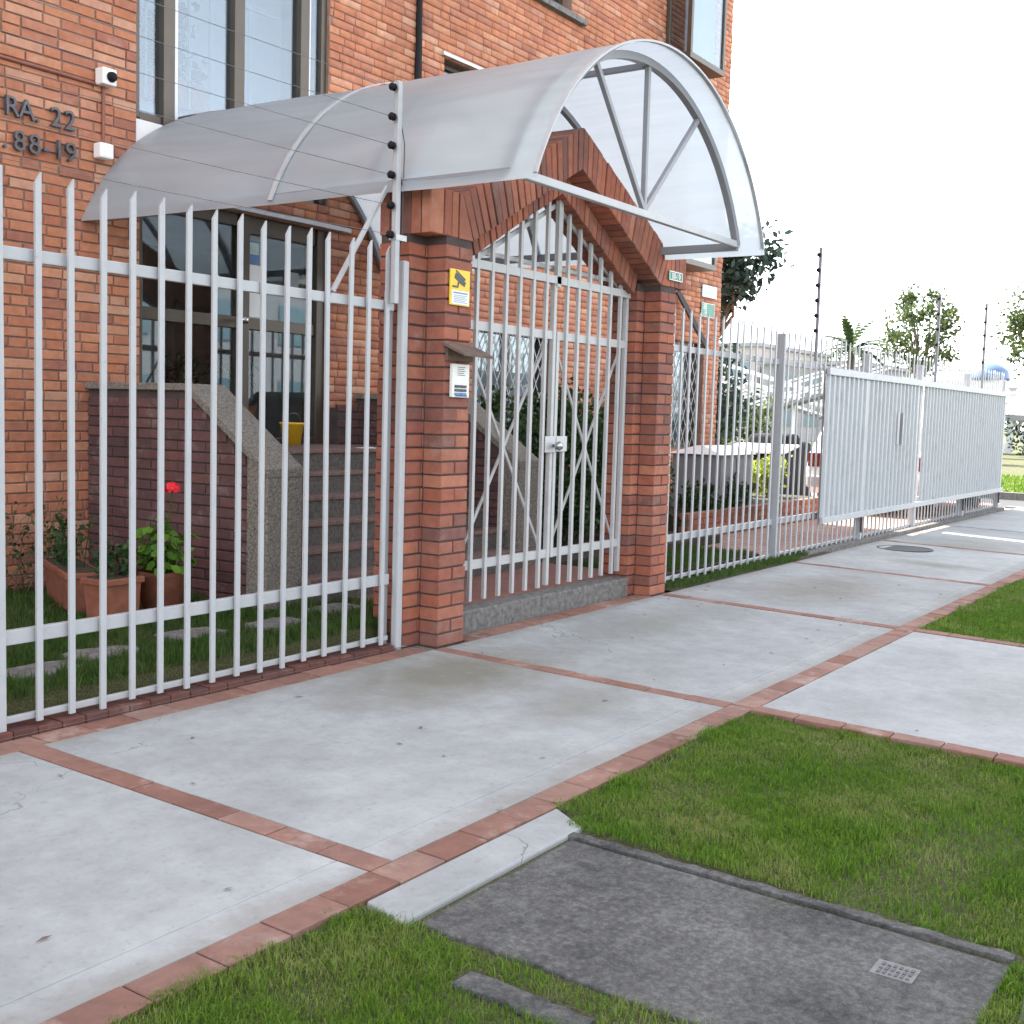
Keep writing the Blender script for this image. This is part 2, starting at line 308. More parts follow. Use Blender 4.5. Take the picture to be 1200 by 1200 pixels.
# ------------------------------------------------------------------ mesh helpers
class MB:
    def __init__(s): s.v = []; s.f = []
    def add(s, vs, fs):
        o = len(s.v); s.v += [tuple(map(float, x)) for x in vs]; s.f += [tuple(i + o for i in q) for q in fs]; return s
    def hexa(s, p):   # 8 points: bottom 4 ccw, top 4 ccw
        return s.add(p, [(3, 2, 1, 0), (4, 5, 6, 7), (0, 1, 5, 4), (1, 2, 6, 5), (2, 3, 7, 6), (3, 0, 4, 7)])
    def box(s, a, b):
        x0, y0, z0 = a; x1, y1, z1 = b
        return s.hexa([(x0, y0, z0), (x1, y0, z0), (x1, y1, z0), (x0, y1, z0), (x0, y0, z1), (x1, y0, z1), (x1, y1, z1), (x0, y1, z1)])
    def bar(s, p, q, w, h=None, up=(0, 0, 1)):
        h = h or w; p = Vector(p); q = Vector(q); d = (q - p).normalized(); u = Vector(up)
        if abs(d.dot(u)) > 0.95: u = Vector((0, 1, 0))
        sx = d.cross(u).normalized(); uu = sx.cross(d)
        sx = sx * (w / 2); uu = uu * (h / 2)
        return s.hexa([p - sx - uu, p + sx - uu, q + sx - uu, q - sx - uu, p - sx + uu, p + sx + uu, q + sx + uu, q - sx + uu])
    def tube(s, pts, r, n=8, cap=True):
        pts = [Vector(p) for p in pts]; rs = r if isinstance(r, (list, tuple)) else [r] * len(pts)
        rings = []; ref = None
        for i, p in enumerate(pts):
            d = (pts[min(i + 1, len(pts) - 1)] - pts[max(i - 1, 0)]).normalized()
            if ref is None: ref = Vector((0, 0, 1)) if abs(d.z) < 0.9 else Vector((1, 0, 0))
            a = d.cross(ref).normalized(); b = d.cross(a).normalized(); ref = -b if False else a.cross(d)
            rings.append([p + (a * cos(2 * pi * k / n) + b * sin(2 * pi * k / n)) * rs[i] for k in range(n)])
        vs = [x for r_ in rings for x in r_]; fs = []
        for i in range(len(pts) - 1):
            for k in range(n):
                k2 = (k + 1) % n; fs.append((i * n + k, i * n + k2, (i + 1) * n + k2, (i + 1) * n + k))
        if cap: fs.append(tuple(range(n - 1, -1, -1))); fs.append(tuple((len(pts) - 1) * n + k for k in range(n)))
        return s.add(vs, fs)
    def lathe(s, prof, c=(0, 0, 0), n=24):
        vs = [(c[0] + r * cos(2 * pi * k / n), c[1] + r * sin(2 * pi * k / n), c[2] + z) for r, z in prof for k in range(n)]
        fs = [(i * n + k, i * n + (k + 1) % n, (i + 1) * n + (k + 1) % n, (i + 1) * n + k) for i in range(len(prof) - 1) for k in range(n)]
        fs.append(tuple(range(n - 1, -1, -1))); fs.append(tuple((len(prof) - 1) * n + k for k in range(n)))
        return s.add(vs, fs)
    def prism(s, poly, y0, y1):   # polygon of (x,z), extruded along y
        n = len(poly); vs = [(x, y0, z) for x, z in poly] + [(x, y1, z) for x, z in poly]
        fs = [tuple(range(n)), tuple(range(2 * n - 1, n - 1, -1))] + [(k, k + n, (k + 1) % n + n, (k + 1) % n) for k in range(n)]
        return s.add(vs, fs)
    def mesh(s, name, smooth=False):
        me = bpy.data.meshes.new(name); me.from_pydata(s.v, [], s.f); me.update()
        bm = bmesh.new(); bm.from_mesh(me); bmesh.ops.recalc_face_normals(bm, faces=bm.faces); bm.to_mesh(me); bm.free()
        if smooth: me.polygons.foreach_set('use_smooth', [True] * len(me.polygons))
        return me
    def build(s, name, mat, parent=None, bevel=0.0, smooth=False):
        o = obj(name, s.mesh(name, smooth), mat, parent)
        if bevel:
            b = o.modifiers.new('bevel', 'BEVEL'); b.width = bevel; b.segments = 2; b.limit_method = 'ANGLE'
        return o
def obj(name, me, mat, parent=None, loc=None):
    o = bpy.data.objects.new(name, me); col.objects.link(o)
    if mat is not None and not me.materials: me.materials.append(M[mat] if isinstance(mat, str) else mat)
    if parent is not None: o.parent = parent
    if loc is not None: o.location = loc
    return o
def thing(name, label, cat, loc=(0, 0, 0), group=None):
    o = bpy.data.objects.new(name, None); col.objects.link(o); o.location = loc; o.empty_display_size = 0.1
    return tag(o, label, cat, group)
def tag(o, label, cat, group=None, kind=None):
    o['label'] = label; o['category'] = cat
    if group: o['group'] = group
    if kind: o['kind'] = kind
    return o
def struct(o): o['kind'] = 'structure'; return o
def npmesh(name, v, f, rnd=None, smooth=False):
    me = bpy.data.meshes.new(name); v = np.asarray(v, np.float32); f = np.asarray(f, np.int32)
    k = f.shape[1]
    me.vertices.add(len(v)); me.vertices.foreach_set('co', v.ravel())
    me.loops.add(f.size); me.loops.foreach_set('vertex_index', f.ravel())
    me.polygons.add(len(f)); me.polygons.foreach_set('loop_start', np.arange(0, f.size, k, dtype=np.int32))
    if smooth: me.polygons.foreach_set('use_smooth', np.ones(len(f), bool))
    if rnd is not None:
        a = me.attributes.new('rnd', 'FLOAT', 'POINT'); a.data.foreach_set('value', np.asarray(rnd, np.float32))
    me.update(calc_edges=True); return me
_bc = {}
def brick_mesh(L, H, D, mat, ch=0.004):
    """chamfered box, front face at y=0 looking to -y, x 0..L, z 0..H, y 0..D"""
    key = (round(L, 3), round(H, 3), round(D, 3), mat)
    if key in _bc: return _bc[key]
    c = ch; b = MB()
    A = [(c, 0, c), (L - c, 0, c), (L - c, 0, H - c), (c, 0, H - c)]
    B = [(0, c, 0), (L, c, 0), (L, c, H), (0, c, H)]
    C2 = [(0, D - c, 0), (L, D - c, 0), (L, D - c, H), (0, D - c, H)]
    E = [(c, D, c), (L - c, D, c), (L - c, D, H - c), (c, D, H - c)]
    fs = [(0, 1, 2, 3), (15, 14, 13, 12)]
    for r in range(3):
        for k in range(4):
            k2 = (k + 1) % 4; fs.append((r * 4 + k, (r + 1) * 4 + k, (r + 1) * 4 + k2, r * 4 + k2))
    b.add(A + B + C2 + E, fs)
    me = b.mesh('brick'); me.materials.append(M[mat]); _bc[key] = me
    return me
def jit(a): return random.uniform(-a, a)
S = 0.02                                   # pavement cross fall
TILT = math.atan(S)
def gz(y): return S * y

# ================================================================== GROUND
g = MB(); g.add([(-400, -400, -0.35), (600, -400, -0.35), (600, 600, -0.35), (-400, 600, -0.35)], [(0, 1, 2, 3)])
struct(g.build('ground', 'turf'))
def sheet(name, x0, x1, y0, y1, dz, mat, parent=None, flat=None):
    b = MB(); z0 = gz(y0) + dz if flat is None else flat; z1 = gz(y1) + dz if flat is None else flat
    b.add([(x0, y0, z0), (x1, y0, z0), (x1, y1, z1), (x0, y1, z1)], [(0, 1, 2, 3)])
    return b.build(name, mat, parent)
pav = struct(sheet('pavement', -9.0, 16.2, -2.125, 0.06, -0.022, 'bed'))
PW = 0.100
XC = [-5.35, -2.485, 0.105, 2.905, 5.66, 8.5, 11.3, 14.1]         # centres of the cross bands
YI, YO = -1.972, -2.092                                      # front band
YB0, YB1 = -0.185, -0.045                                    # band along the fence
def slab(x0, x1, y0, y1, parent, name='concrete_slab', mat='concrete', up=0.0, th=0.08, bev=0.006):
    b = MB()
    b.hexa([(x0, y0, gz(y0) - th), (x1, y0, gz(y0) - th), (x1, y1, gz(y1) - th), (x0, y1, gz(y1) - th),
            (x0, y0, gz(y0) + up), (x1, y0, gz(y0) + up), (x1, y1, gz(y1) + up), (x0, y1, gz(y1) + up)])
    return b.build(name, mat, parent, bevel=bev)
xs = [-8.2] + XC + [16.1]
for i in range(len(xs) - 1):
    a = xs[i] + (PW / 2 + 0.004 if i else 0); b_ = xs[i + 1] - (PW / 2 + 0.004 if i < len(xs) - 2 else 0)
    u_ = jit(.002); slab(a, b_, YI + 0.137, YB0 - 0.004, pav, up=u_, bev=.003); slab(a, b_, YI + .004, YI + .1345, pav, 'slab_margin', up=u_, bev=.003)
def paver_row(p0, p1, wid, parent, mat='paver', L=0.222, depth=0.06, up=0.002, gap=0.006):
    """a row of pavers from p0 to p1 (x,y), laid along the row"""
    p0 = Vector(p0); p1 = Vector(p1); d = p1 - p0; n = max(1, round(d.length / L)); step = d.length / n; ang = atan2(d.y, d.x)
    me = brick_mesh(step - gap, wid, depth, mat, .0025)
    for k in range(n):
        o = obj('paver', me, mat, parent)
        q = p0 + d * (k / n)
        # brick front (-y) becomes top (+z): rotate -90 about x
        o.rotation_euler = (Matrix.Rotation(TILT, 3, 'X') @ Matrix.Rotation(ang + jit(0.012), 3, 'Z') @ Matrix.Rotation(-pi / 2, 3, 'X')).to_euler()
        off = Matrix.Rotation(ang, 2) @ Vector((gap / 2, -wid / 2))
        o.location = (q.x + off.x, q.y + off.y, gz(q.y + off.y) + up + jit(0.0025))
for xc in XC[:6]:
    paver_row((xc, YI), (xc, YB0), PW, pav)
paver_row((-7.0, (YI + YO) / 2), (11.5, (YI + YO) / 2), YI - YO, pav)
paver_row((-7.0, (YB0 + YB1) / 2), (0.02, (YB0 + YB1) / 2), YB1 - YB0 - 0.004, pav, up=0.0)
paver_row((0.42, -0.105), (2.75, -0.105), 0.13, pav, up=-0.002)
paver_row((3.1, -0.235), (11.0, -0.235), 0.10, pav, up=-0.004)
# dark row of bricks on edge under the left fence
edg = struct(sheet('fence_footing', -7.0, 0.0, -0.04, 0.14, 0.006, 'bed'))
me = brick_mesh(0.106, 0.165, 0.06, 'edge')
for k in range(60):
    o = obj('edging_brick', me, 'edge', edg); x = -6.6 + k * 0.112
    if x > -0.14: break
    o.rotation_euler = (Matrix.Rotation(-pi / 2, 3, 'X')).to_euler(); o.location = (x + jit(0.002), -.036, 0.026 + jit(0.004))
# footing along the right fence
b = MB(); b.box((6.3, -0.10, -0.1), (15.4, 0.12, 0.02)); struct(b.build('fence_kerb', 'kerb'))
# driveway slab across the verge, with its paver borders
dv = struct(sheet('driveway_crossing', 0.02, 2.98, -6.5, -2.11, -0.03, 'bed'))
slab(0.165, 2.845, -6.3, YO - 0.004, dv, up=0.001)
paver_row((0.105, -6.3), (0.105, YO - 0.004), PW, dv, up=0.012)
paver_row((2.905, -6.3), (2.905, YO - 0.004), PW, dv, up=0.006)
# fresh concrete strip, old chamber slab, kerbs, stray kerb stone
b = MB(); b.hexa([(-2.74, -2.262, gz(-2.26) - .1), (-1.78, -2.265, gz(-2.26) - .1), (-1.68, YO - .006, gz(YO) - .1), (-2.70, YO - .006, gz(YO) - .1),
                  (-2.74, -2.262, gz(-2.26) - .004), (-1.78, -2.265, gz(-2.26) - .004), (-1.68, YO - .006, gz(YO) - .002), (-2.70, YO - .006, gz(YO) - .002)])
struct(b.build('concrete_strip', 'concrete', bevel=0.008))
ch = thing('chamber_cover', 'dark weathered concrete utility slab set in the lawn with a small metal plate', 'utility cover', (-2.3, -3.0, gz(-3)))
b = MB()
x0, x1, y0, y1 = -2.70, -1.895, -3.66, -2.292
N = 14
pts = []
for k in range(N): pts.append((x0 + (x1 - x0) * k / N, y0 + jit(.006)))
for k in range(N): pts.append((x1 + jit(.004), y0 + (y1 - y0) * k / N))
for k in range(N): pts.append((x1 - (x1 - x0) * k / N, y1 + jit(.003)))
for k in range(N): pts.append((x0 + jit(.007), y1 - (y1 - y0) * k / N))
n = len(pts); vs = [(x, y, gz(y) - 0.12) for x, y in pts] + [(x, y, gz(y) - 0.008) for x, y in pts]
b.add(vs, [tuple(range(n, 2 * n))] + [(k, (k + 1) % n, (k + 1) % n + n, k + n) for k in range(n)])
def child(b, name, mat, parent, bevel=0.0, smooth=False):
    """build world-space geometry as a child of an Empty that is not at the origin"""
    o = b.build(name, mat, parent, bevel, smooth); o.matrix_parent_inverse = Matrix.Translation(-Vector(parent.location)); return o
child(b, 'slab', 'slab', ch, 0.006)
def rough_strip(p0, p1, w, z, name, mat, parent=None, n=40, amp=0.004, h=0.1):
    p0 = Vector(p0); p1 = Vector(p1); d = (p1 - p0); nn = Vector((-d.y, d.x)).normalized(); b = MB(); L = []; Rr = []
    for k in range(n + 1):
        q = p0 + d * (k / n); L.append(q + nn * (w / 2 + jit(amp))); Rr.append(q - nn * (w / 2 + jit(amp)))
    vs = []
    for k in range(n + 1):
        dz = jit(0.003)
        for q in (L[k], Rr[k]):
            vs += [(q.x, q.y, gz(q.y) - h), (q.x, q.y, gz(q.y) + z + dz)]
    fs = []
    for k in range(n):
        a = k * 4; c = a + 4
        fs += [(a + 1, c + 1, c + 3, a + 3), (a, c, c + 1, a + 1), (a + 2, a + 3, c + 3, c + 2)]
    fs += [(0, 1, 3, 2), (n * 4, n * 4 + 2, n * 4 + 3, n * 4 + 1)]
    b.add(vs, fs)
    if parent is not None: return child(b, name, mat, parent, 0.002)
    return b.build(name, mat, None, 0.006)
rough_strip((-1.852, -2.25), (-1.838, -3.66), 0.040, -0.006, 'kerb_edge', 'slab', ch)
rough_strip((-1.98, -3.74), (-2.62, -3.80), 0.045, -0.004, 'kerb_edge', 'slab', ch, 10)
rough_strip((-2.865, -2.56), (-2.88, -2.93), 0.085, -0.006, 'kerb_fragment', 'slab', None, 9, 0.008)
tag(bpy.data.objects['kerb_fragment'], 'loose grey kerb fragment half buried in grass beside the dark slab', 'stone')
# metal plate with raised marks
pl = MB(); cx, cy = -2.135, -3.425
pl.box((cx - .045, cy - .055, gz(cy) - 0.0085), (cx + .045, cy + .055, gz(cy) - 0.005)); po = child(pl, 'name_plate', 'plate', ch)
mk = MB(); zt_ = gz(cy) - .005
for r_ in range(3):
    for k in range(6):
        yy = cy - .044 + k * .0150
        mk.box((cx - .034 + r_ * .025, yy, zt_), (cx - .034 + r_ * .025 + (.016 if (k + r_) % 3 else .009), yy + .009, zt_ + .002))
mk.build('raised_marks', 'dark', po)
# round-ish drain cover further along the pavement
dc = MB(); dc.lathe([(0.0, 0.001), (0.30, 0.001), (0.30, 0.006), (0.27, 0.006), (0.265, 0.003), (0.0, 0.003)], (7.85, -0.62, gz(-.62)), 28)
tag(dc.build('manhole_cover', 'dark'), 'dark round manhole cover set in the pavement by the ribbed sheet gate', 'manhole cover')

rl = random.Random(77); lb = MB()
for k in range(60):
    x = rl.uniform(-4.2, 5.0); y = rl.uniform(-1.9, -.25) if k % 3 else rl.uniform(-4, -2.3)
    if y < -2 and not .2 < x < 2.8: continue
    a = rl.uniform(0, pi); L = rl.uniform(.006, .028); W = rl.uniform(.003, .008); u = Vector((cos(a), sin(a), 0)); v_ = Vector((-sin(a), cos(a), 0)); c = Vector((x, y, gz(y) + .004))
    lb.add([c - u * L, c + v_ * W + Vector((0, 0, .004)), c + u * L, c - v_ * W], [(0, 1, 2, 3)])
o = lb.build('leaf_litter', 'wood'); tag(o, 'scattered tiny dry leaf bits on the concrete pavement', 'litter', kind='stuff')
# lawns: soil sheets with modelled blades
def blades(x0, x1, y0, y1, dens, h0, h1, zf, wid=0.0035, holes=(), seed=1, lean=0.55):
    r = np.random.default_rng(seed); n = int((x1 - x0) * (y1 - y0) * dens)
    x = r.uniform(x0, x1, n); y = r.uniform(y0, y1, n); ok = np.ones(n, bool)
    for (a, b_, c, d) in holes: ok &= ~((x > a) & (x < b_) & (y > c) & (y < d))
    vn = lambda f, q: sum(np.sin(f * m_ * (x * np.cos(q + i_ * 1.7) + y * np.sin(q + i_ * 1.7)) + q * 5 + i_ * 2.1) for i_, m_ in enumerate((1, 1.37, 1.9, 2.6, 3.7))) / 5
    # ragged border and thin, worn patches
    ed = np.minimum.reduce([x - x0, x1 - x, y - y0, y1 - y]); ok &= ed > 0.035 * vn(9.0, .4) + .012 + r.uniform(-0.015, 0.02, n)
    thin = np.clip((vn(2.6, 1.1) - .18) * 2.4, 0, .55); ok &= r.uniform(0, 1, n) > thin
    x = x[ok]; y = y[ok]; n = len(x)
    clump = np.clip(1 + .75 * vn(16.0, 2.2) + .4 * vn(5.0, .9), .35, 2.0)
    pat = 0.5 + 0.5 * np.sin(x * 3.1 + 1.3 * np.sin(y * 2.3)) * np.sin(y * 3.7 + 1.1 * np.sin(x * 1.9))
    h = r.uniform(h0, h1, n) * (0.65 + 0.35 * pat) * clump; a = r.uniform(0, 2 * np.pi, n); la = r.uniform(0, 2 * np.pi, n)
    le = h * np.abs(r.normal(0, lean, n)); z = zf(x, y); wd = wid * r.uniform(0.7, 1.4, n)
    dx, dy = np.cos(a) * wd / 2, np.sin(a) * wd / 2; ex, ey = np.cos(la) * le, np.sin(la) * le
    V = np.empty((n, 5, 3))
    V[:, 0] = np.stack([x - dx, y - dy, z - .004], 1); V[:, 1] = np.stack([x + dx, y + dy, z - .004], 1)
    V[:, 2] = np.stack([x + dx * .8 + ex * .35, y + dy * .8 + ey * .35, z + h * .55], 1); V[:, 3] = np.stack([x - dx * .8 + ex * .35, y - dy * .8 + ey * .35, z + h * .55], 1)
    V[:, 4] = np.stack([x + ex, y + ey, z + np.sqrt(np.maximum(h * h - le * le * .6, (h * .25) ** 2))], 1)
    base = np.arange(n)[:, None] * 5
    F = np.concatenate([base + np.array([[0, 1, 2]]), base + np.array([[0, 2, 3]]), base + np.array([[3, 2, 4]])])
    rn = np.repeat(np.clip(r.normal(0.45, 0.25, n) + 0.15 * (pat - .5), 0, 1), 5)
    return V.reshape(-1, 3), F, rn
def merge(parts):
    vs, fs, rs, o = [], [], [], 0
    for v, f, r in parts: vs.append(v); fs.append(f + o); rs.append(r); o += len(v)
    return np.concatenate(vs), np.concatenate(fs), np.concatenate(rs)
sl_ = lambda x, y: S * y - 0.012 + 0.010 * np.sin(x * 4.1) * np.sin(y * 3.3)
struct(sheet('verge_soil', -12, 0.04, -8, YO - 0.004, -0.022, 'turf')); struct(sheet('verge_soil', 2.97, 16.2, -8, YO - 0.004, -0.022, 'turf'))
CH = (-2.715, -1.80, -3.66, -2.1)
hol = [CH, (-2.72, -1.68, -2.13, -2.0), (-2.915, -2.815, -2.94, -2.54), (-1.84, -1.68, -2.2, -2.0)]
parts = [blades(-1.82, 0.08, -4.6, YO + .03, 24000, .014, .036, sl_, .0028, hol, 3, .85),
         blades(-4.4, -1.82, -4.7, YO + .03, 27000, .014, .034, sl_, .0026, hol, 4, .85),
         blades(-0.6, 0.035, -6.0, -4.6, 10000, .016, .036, sl_, .004, (), 5, .85)]
v, f, r = merge(parts)
tag(obj('lawn_grass', npmesh('lawn_grass', v, f, r), 'grass'), 'short mown green and straw grass around the dark slab', 'grass', kind='stuff')
v, f, r = merge([blades(2.96, 7.0, -4.2, YO + .03, 8500, .018, .038, sl_, .005, (), 6, .8), blades(7.0, 12.0, -4.0, YO - .01, 2500, .025, .05, sl_, .009, (), 7)])
tag(obj('lawn_grass', npmesh('lawn_grass', v, f, r), 'grass'), 'green mown grass beyond the concrete driveway crossing', 'grass', kind='stuff')
b = sheet('verge_soil', 3.08, 6.75, -0.19, 0.05, 0.002, 'soil'); struct(b)
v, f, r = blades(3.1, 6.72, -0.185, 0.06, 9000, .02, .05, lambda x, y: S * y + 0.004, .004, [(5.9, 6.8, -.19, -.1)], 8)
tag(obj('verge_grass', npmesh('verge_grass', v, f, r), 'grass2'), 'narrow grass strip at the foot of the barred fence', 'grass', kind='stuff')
# garden behind the left fence
GZ = 0.115
b = MB(); b.box((-7.0, 0.14, -0.2), (0.0, 2.62, GZ)); b.box((0.0, 0.24, -0.2), (0.48, 0.9, GZ - .002)); struct(b.build('garden_bed', 'turf'))
stones = [(-1.62, 0.55), (-1.0, 0.62), (-0.48, 0.52), (-2.02, 0.45), (0.12, 0.62), (-2.35, 0.75)]
gh = [(-.2, .1, .85, 2.6)] + [(a - .17, a + .17, c - .12, c + .12) for a, c in stones]
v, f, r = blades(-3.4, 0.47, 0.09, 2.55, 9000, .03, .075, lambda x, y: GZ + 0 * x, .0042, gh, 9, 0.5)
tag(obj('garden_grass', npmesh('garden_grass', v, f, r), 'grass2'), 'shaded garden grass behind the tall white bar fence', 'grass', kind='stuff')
for i, (a, c) in enumerate(stones):
    b = MB(); nn = 11; ph = jit(3); pts = []
    for k in range(nn):
        rr = 1 + 0.16 * sin(k * 2.1 + ph) + jit(.06); pts.append((a + .20 * rr * cos(2 * pi * k / nn), c + .13 * rr * sin(2 * pi * k / nn)))
    b.add([(x, y, GZ - .02) for x, y in pts] + [(x, y, GZ + .022) for x, y in pts], [tuple(range(nn, 2 * nn))] + [(k, (k + 1) % nn, (k + 1) % nn + nn, k + nn) for k in range(nn)])
    tag(b.build('stepping_stone', 'kerb', None, 0.006), 'flat grey stepping stone in the grass ' + ('in front of the terracotta troughs', 'in front of the geranium pot', 'in front of the dark brick cheek wall', 'second from the left fence post', 'in front of the pebble pillar beside the steps', 'closest to the left fence post')[i], 'stone', 'stepping stones in the garden')

# ================================================================== BRICK PORTAL
por = thing('brick_portal', 'red brick gateway with stepped pillars and gabled soldier course arch', 'gateway', (1.59, 0, 0))
def pc(o): o.matrix_parent_inverse = Matrix.Translation(-Vector(por.location)); return o
YF, Y0, YBk = -0.144, 0.0, 0.226
CO = 0.0765
ZT = 2.32
def pbrick(x, y, z, L, H, D, mat='pbrick', name='brick', rotz=0.0):
    o = obj(name, brick_mesh(L, H, D, mat, 0.005), mat, por); pc(o)
    o.location = (x + jit(.0025), y + jit(.003), z); o.rotation_euler = (jit(.004), 0, rotz + jit(.006)); return o
for (fx, bx0, bx1) in ((0.152, 0.0, 0.55), (2.778, 2.675, 3.18)):
    nco = int(ZT / CO)
    for k in range(nco + 1):
        z = k * CO - 0.01; H = CO - 0.010
        if z + H > ZT + .01: break
        if k % 2 == 0: pbrick(fx, YF, z, 0.248, H, 0.138)
        else:
            pbrick(fx, YF, z, 0.119, H, 0.138); pbrick(fx + .129, YF, z, 0.119, H, 0.138)
        W = bx1 - bx0
        cuts = [0, W * .5, W] if k % 2 == 0 else [0, W * .27, W * .76, W]
        for a, c in zip(cuts[:-1], cuts[1:]): pbrick(bx0 + a, Y0 - .002, z, c - a - .010, H, YBk - .004)
    mb = MB(); mb.box((fx + .007, YF + .009, -0.1), (fx + .241, 0.01, ZT + .01)); mb.box((bx0 + .008, .008, -.1), (bx1 - .018, YBk - .014, ZT + .01))
    pc(mb.build('mortar_core', 'dmortar', por))
# gabled arch: front ring (thickness .25) and recessed inner ring
AX, AZO, AZI = 1.59, 3.215, 2.95
XO, ZO_ = 0.285, 2.572                     # where slope meets the flat cap (outer)
XI, ZI_ = 0.405, 2.325
def ring(outL, outA, inL, inA, n, y0, y1, name):
    """soldier bricks between an outer and an inner line; left half, mirrored"""
    for sgn in (1, -1):
        for k in range(n):
            g_ = 0.011
            t0, t1 = k / n, (k + 1) / n
            def P(a, b_, t): return Vector(a) + (Vector(b_) - Vector(a)) * t
            o0, o1, i0, i1 = P(outL, outA, t0), P(outL, outA, t1), P(inL, inA, t0), P(inL, inA, t1)
            d = (o1 - o0).normalized() * g_ * .5 * 1.0
            q = [i0 + d, i1 - d, o1 - d, o0 + d]
            poly_ = [(x if sgn > 0 else 2 * AX - x, z) for x, z in q]
            c = 0.004; jy = jit(.004)
            cx_ = sum(p[0] for p in poly_) / 4; cz_ = sum(p[1] for p in poly_) / 4
            ins = [(p[0] + (cx_ - p[0]) * .10, p[1] + (cz_ - p[1]) * .03) for p in poly_]
            b = MB(); b.add([(x, y0 + jy, z) for x, z in ins] + [(x, y0 + c + jy, z) for x, z in poly_] + [(x, y1, z) for x, z in poly_],
                  [(0, 1, 2, 3), (8, 9, 10, 11)] + [(a, (a + 1) % 4, (a + 1) % 4 + 4, a + 4) for a in range(4)] + [(a + 4, (a + 1) % 4 + 4, (a + 1) % 4 + 8, a + 8) for a in range(4)])
            pc(b.build(name, 'pbrick', por))
ring((XO, ZO_), (AX, AZO), (XI, ZI_), (AX, AZI), 20, YF, YBk, 'soldier_brick')
ring((XI + .10, ZI_ + .055), (AX, AZI - .004), (0.555, 2.245), (AX, AZI - .145), 18, Y0 + .002, YBk - .004, 'inner_ring_brick')
for sgn in (1, -1):                        # flat end caps
    fx = lambda x0_, x1_: (x0_, x1_) if sgn > 0 else (2 * AX - x1_, 2 * AX - x0_)
    for k in range(5):
        a, c = fx(0.0, 0.118); o = pbrick(a, YF + k * .0742, 2.323, c - a, .252, .0675, name='soldier_brick')
    for k in range(3):
        a, c = fx(.126 + k * .0700, .126 + k * .0700 + .0625)
        if k == 2:
            pl_ = [(.266, 2.323), (.400, 2.323), (.288, 2.575), (.266, 2.575)]
            pl_ = [(x if sgn > 0 else 2 * AX - x, z) for x, z in pl_]
            b = MB(); b.prism(pl_, YF, YBk); pc(b.build('soldier_brick', 'pbrick', por))
        else: pbrick(a, YF, 2.323, c - a, .252, YBk - YF, name='soldier_brick')
b = MB()
o_ = .012
b.prism([(.01, 2.33), (XI + .02, 2.335), (AX, AZI + .012), (2 * AX - XI - .02, 2.335), (2 * AX - .01, 2.33), (2 * AX - .01, 2.562), (2 * AX - XO, 2.562), (AX, AZO - .012), (XO, 2.562), (.01, 2.562)], YF + .016, YBk - .008)
b.prism([(.57, 2.262), (AX, AZI - .132), (2 * AX - .57, 2.262), (2 * AX - XI - .1, 2.37), (AX, AZI + .02), (XI + .1, 2.37)], .010, YBk - .012)
pc(b.build('mortar_core', 'dmortar', por))
# sill and floor of the gateway
b = MB(); b.box((0.49, 0.0, -0.1), (2.70, 0.16, 0.125)); pc(b.build('sill', 'kerb', por, 0.012))
b = MB(); b.box((0.48, 0.16, -0.1), (2.9, 0.95, 0.135)); struct(b.build('entrance_path', 'redtile'))

# ================================================================== LEFT FENCE
def spike_bar(z0, z1, wx=0.028, dy=0.012, cut=0.045):
    b = MB(); h = wx / 2
    return b.hexa([(-h, -dy / 2, z0), (h, -dy / 2, z0), (h, dy / 2, z0), (-h, dy / 2, z0), (-h, -dy / 2, z1 - cut), (h, -dy / 2, z1), (h, dy / 2, z1), (-h, dy / 2, z1 - cut)])
fl = thing('bar_fence', 'tall white steel bar fence with slanted tips in front of the garden', 'fence', (-1.25, 0, 0))
barme = spike_bar(0.035, 2.235).mesh('bar'); barme.materials.append(M['white'])
for k in range(-14, 15):
    if k == -1: continue
    o = obj('bar', barme, 'white', fl); o.location = (-2.318 + k * .1526 - fl.location.x, 0, jit(.008)); o.rotation_euler = (jit(.004), jit(.004), jit(.05))
for (z0, z1, dd) in ((1.886, 1.938, .03), (.364, .424, .03), (.046, .074, .022)):
    b = MB(); b.box((-4.6, .0175, z0), (-.10, .0175 + dd, z1)); child(b, 'rail', 'white', fl, .004)
b = MB(); b.box((-2.53, -.012, -.02), (-2.470, .034, 2.235)); child(b, 'post', 'white', fl, .006)
b = MB(); b.box((-.080, -.03, -.02), (-.030, .02, 2.165)); child(b, 'post', 'white', fl, .012)
b = MB(); b.box((-.105, .05, 0.0), (-.070, .09, 2.0)); child(b, 'post', 'greypost', fl, .004)  # not a separate post: grey colour stands for the white post's shaded side
wb = MB()
for k in range(0, 15):
    for zz in (1.885, 1.938, .364):
        wb.lathe([(0, -.004), (.006, -.004), (.007, 0), (0, .005)], (-2.318 + k * .1526 + .021 + jit(.003), .012, zz + jit(.006)), 6)
o = child(wb, 'weld', 'white', fl); o['kind'] = 'stuff'

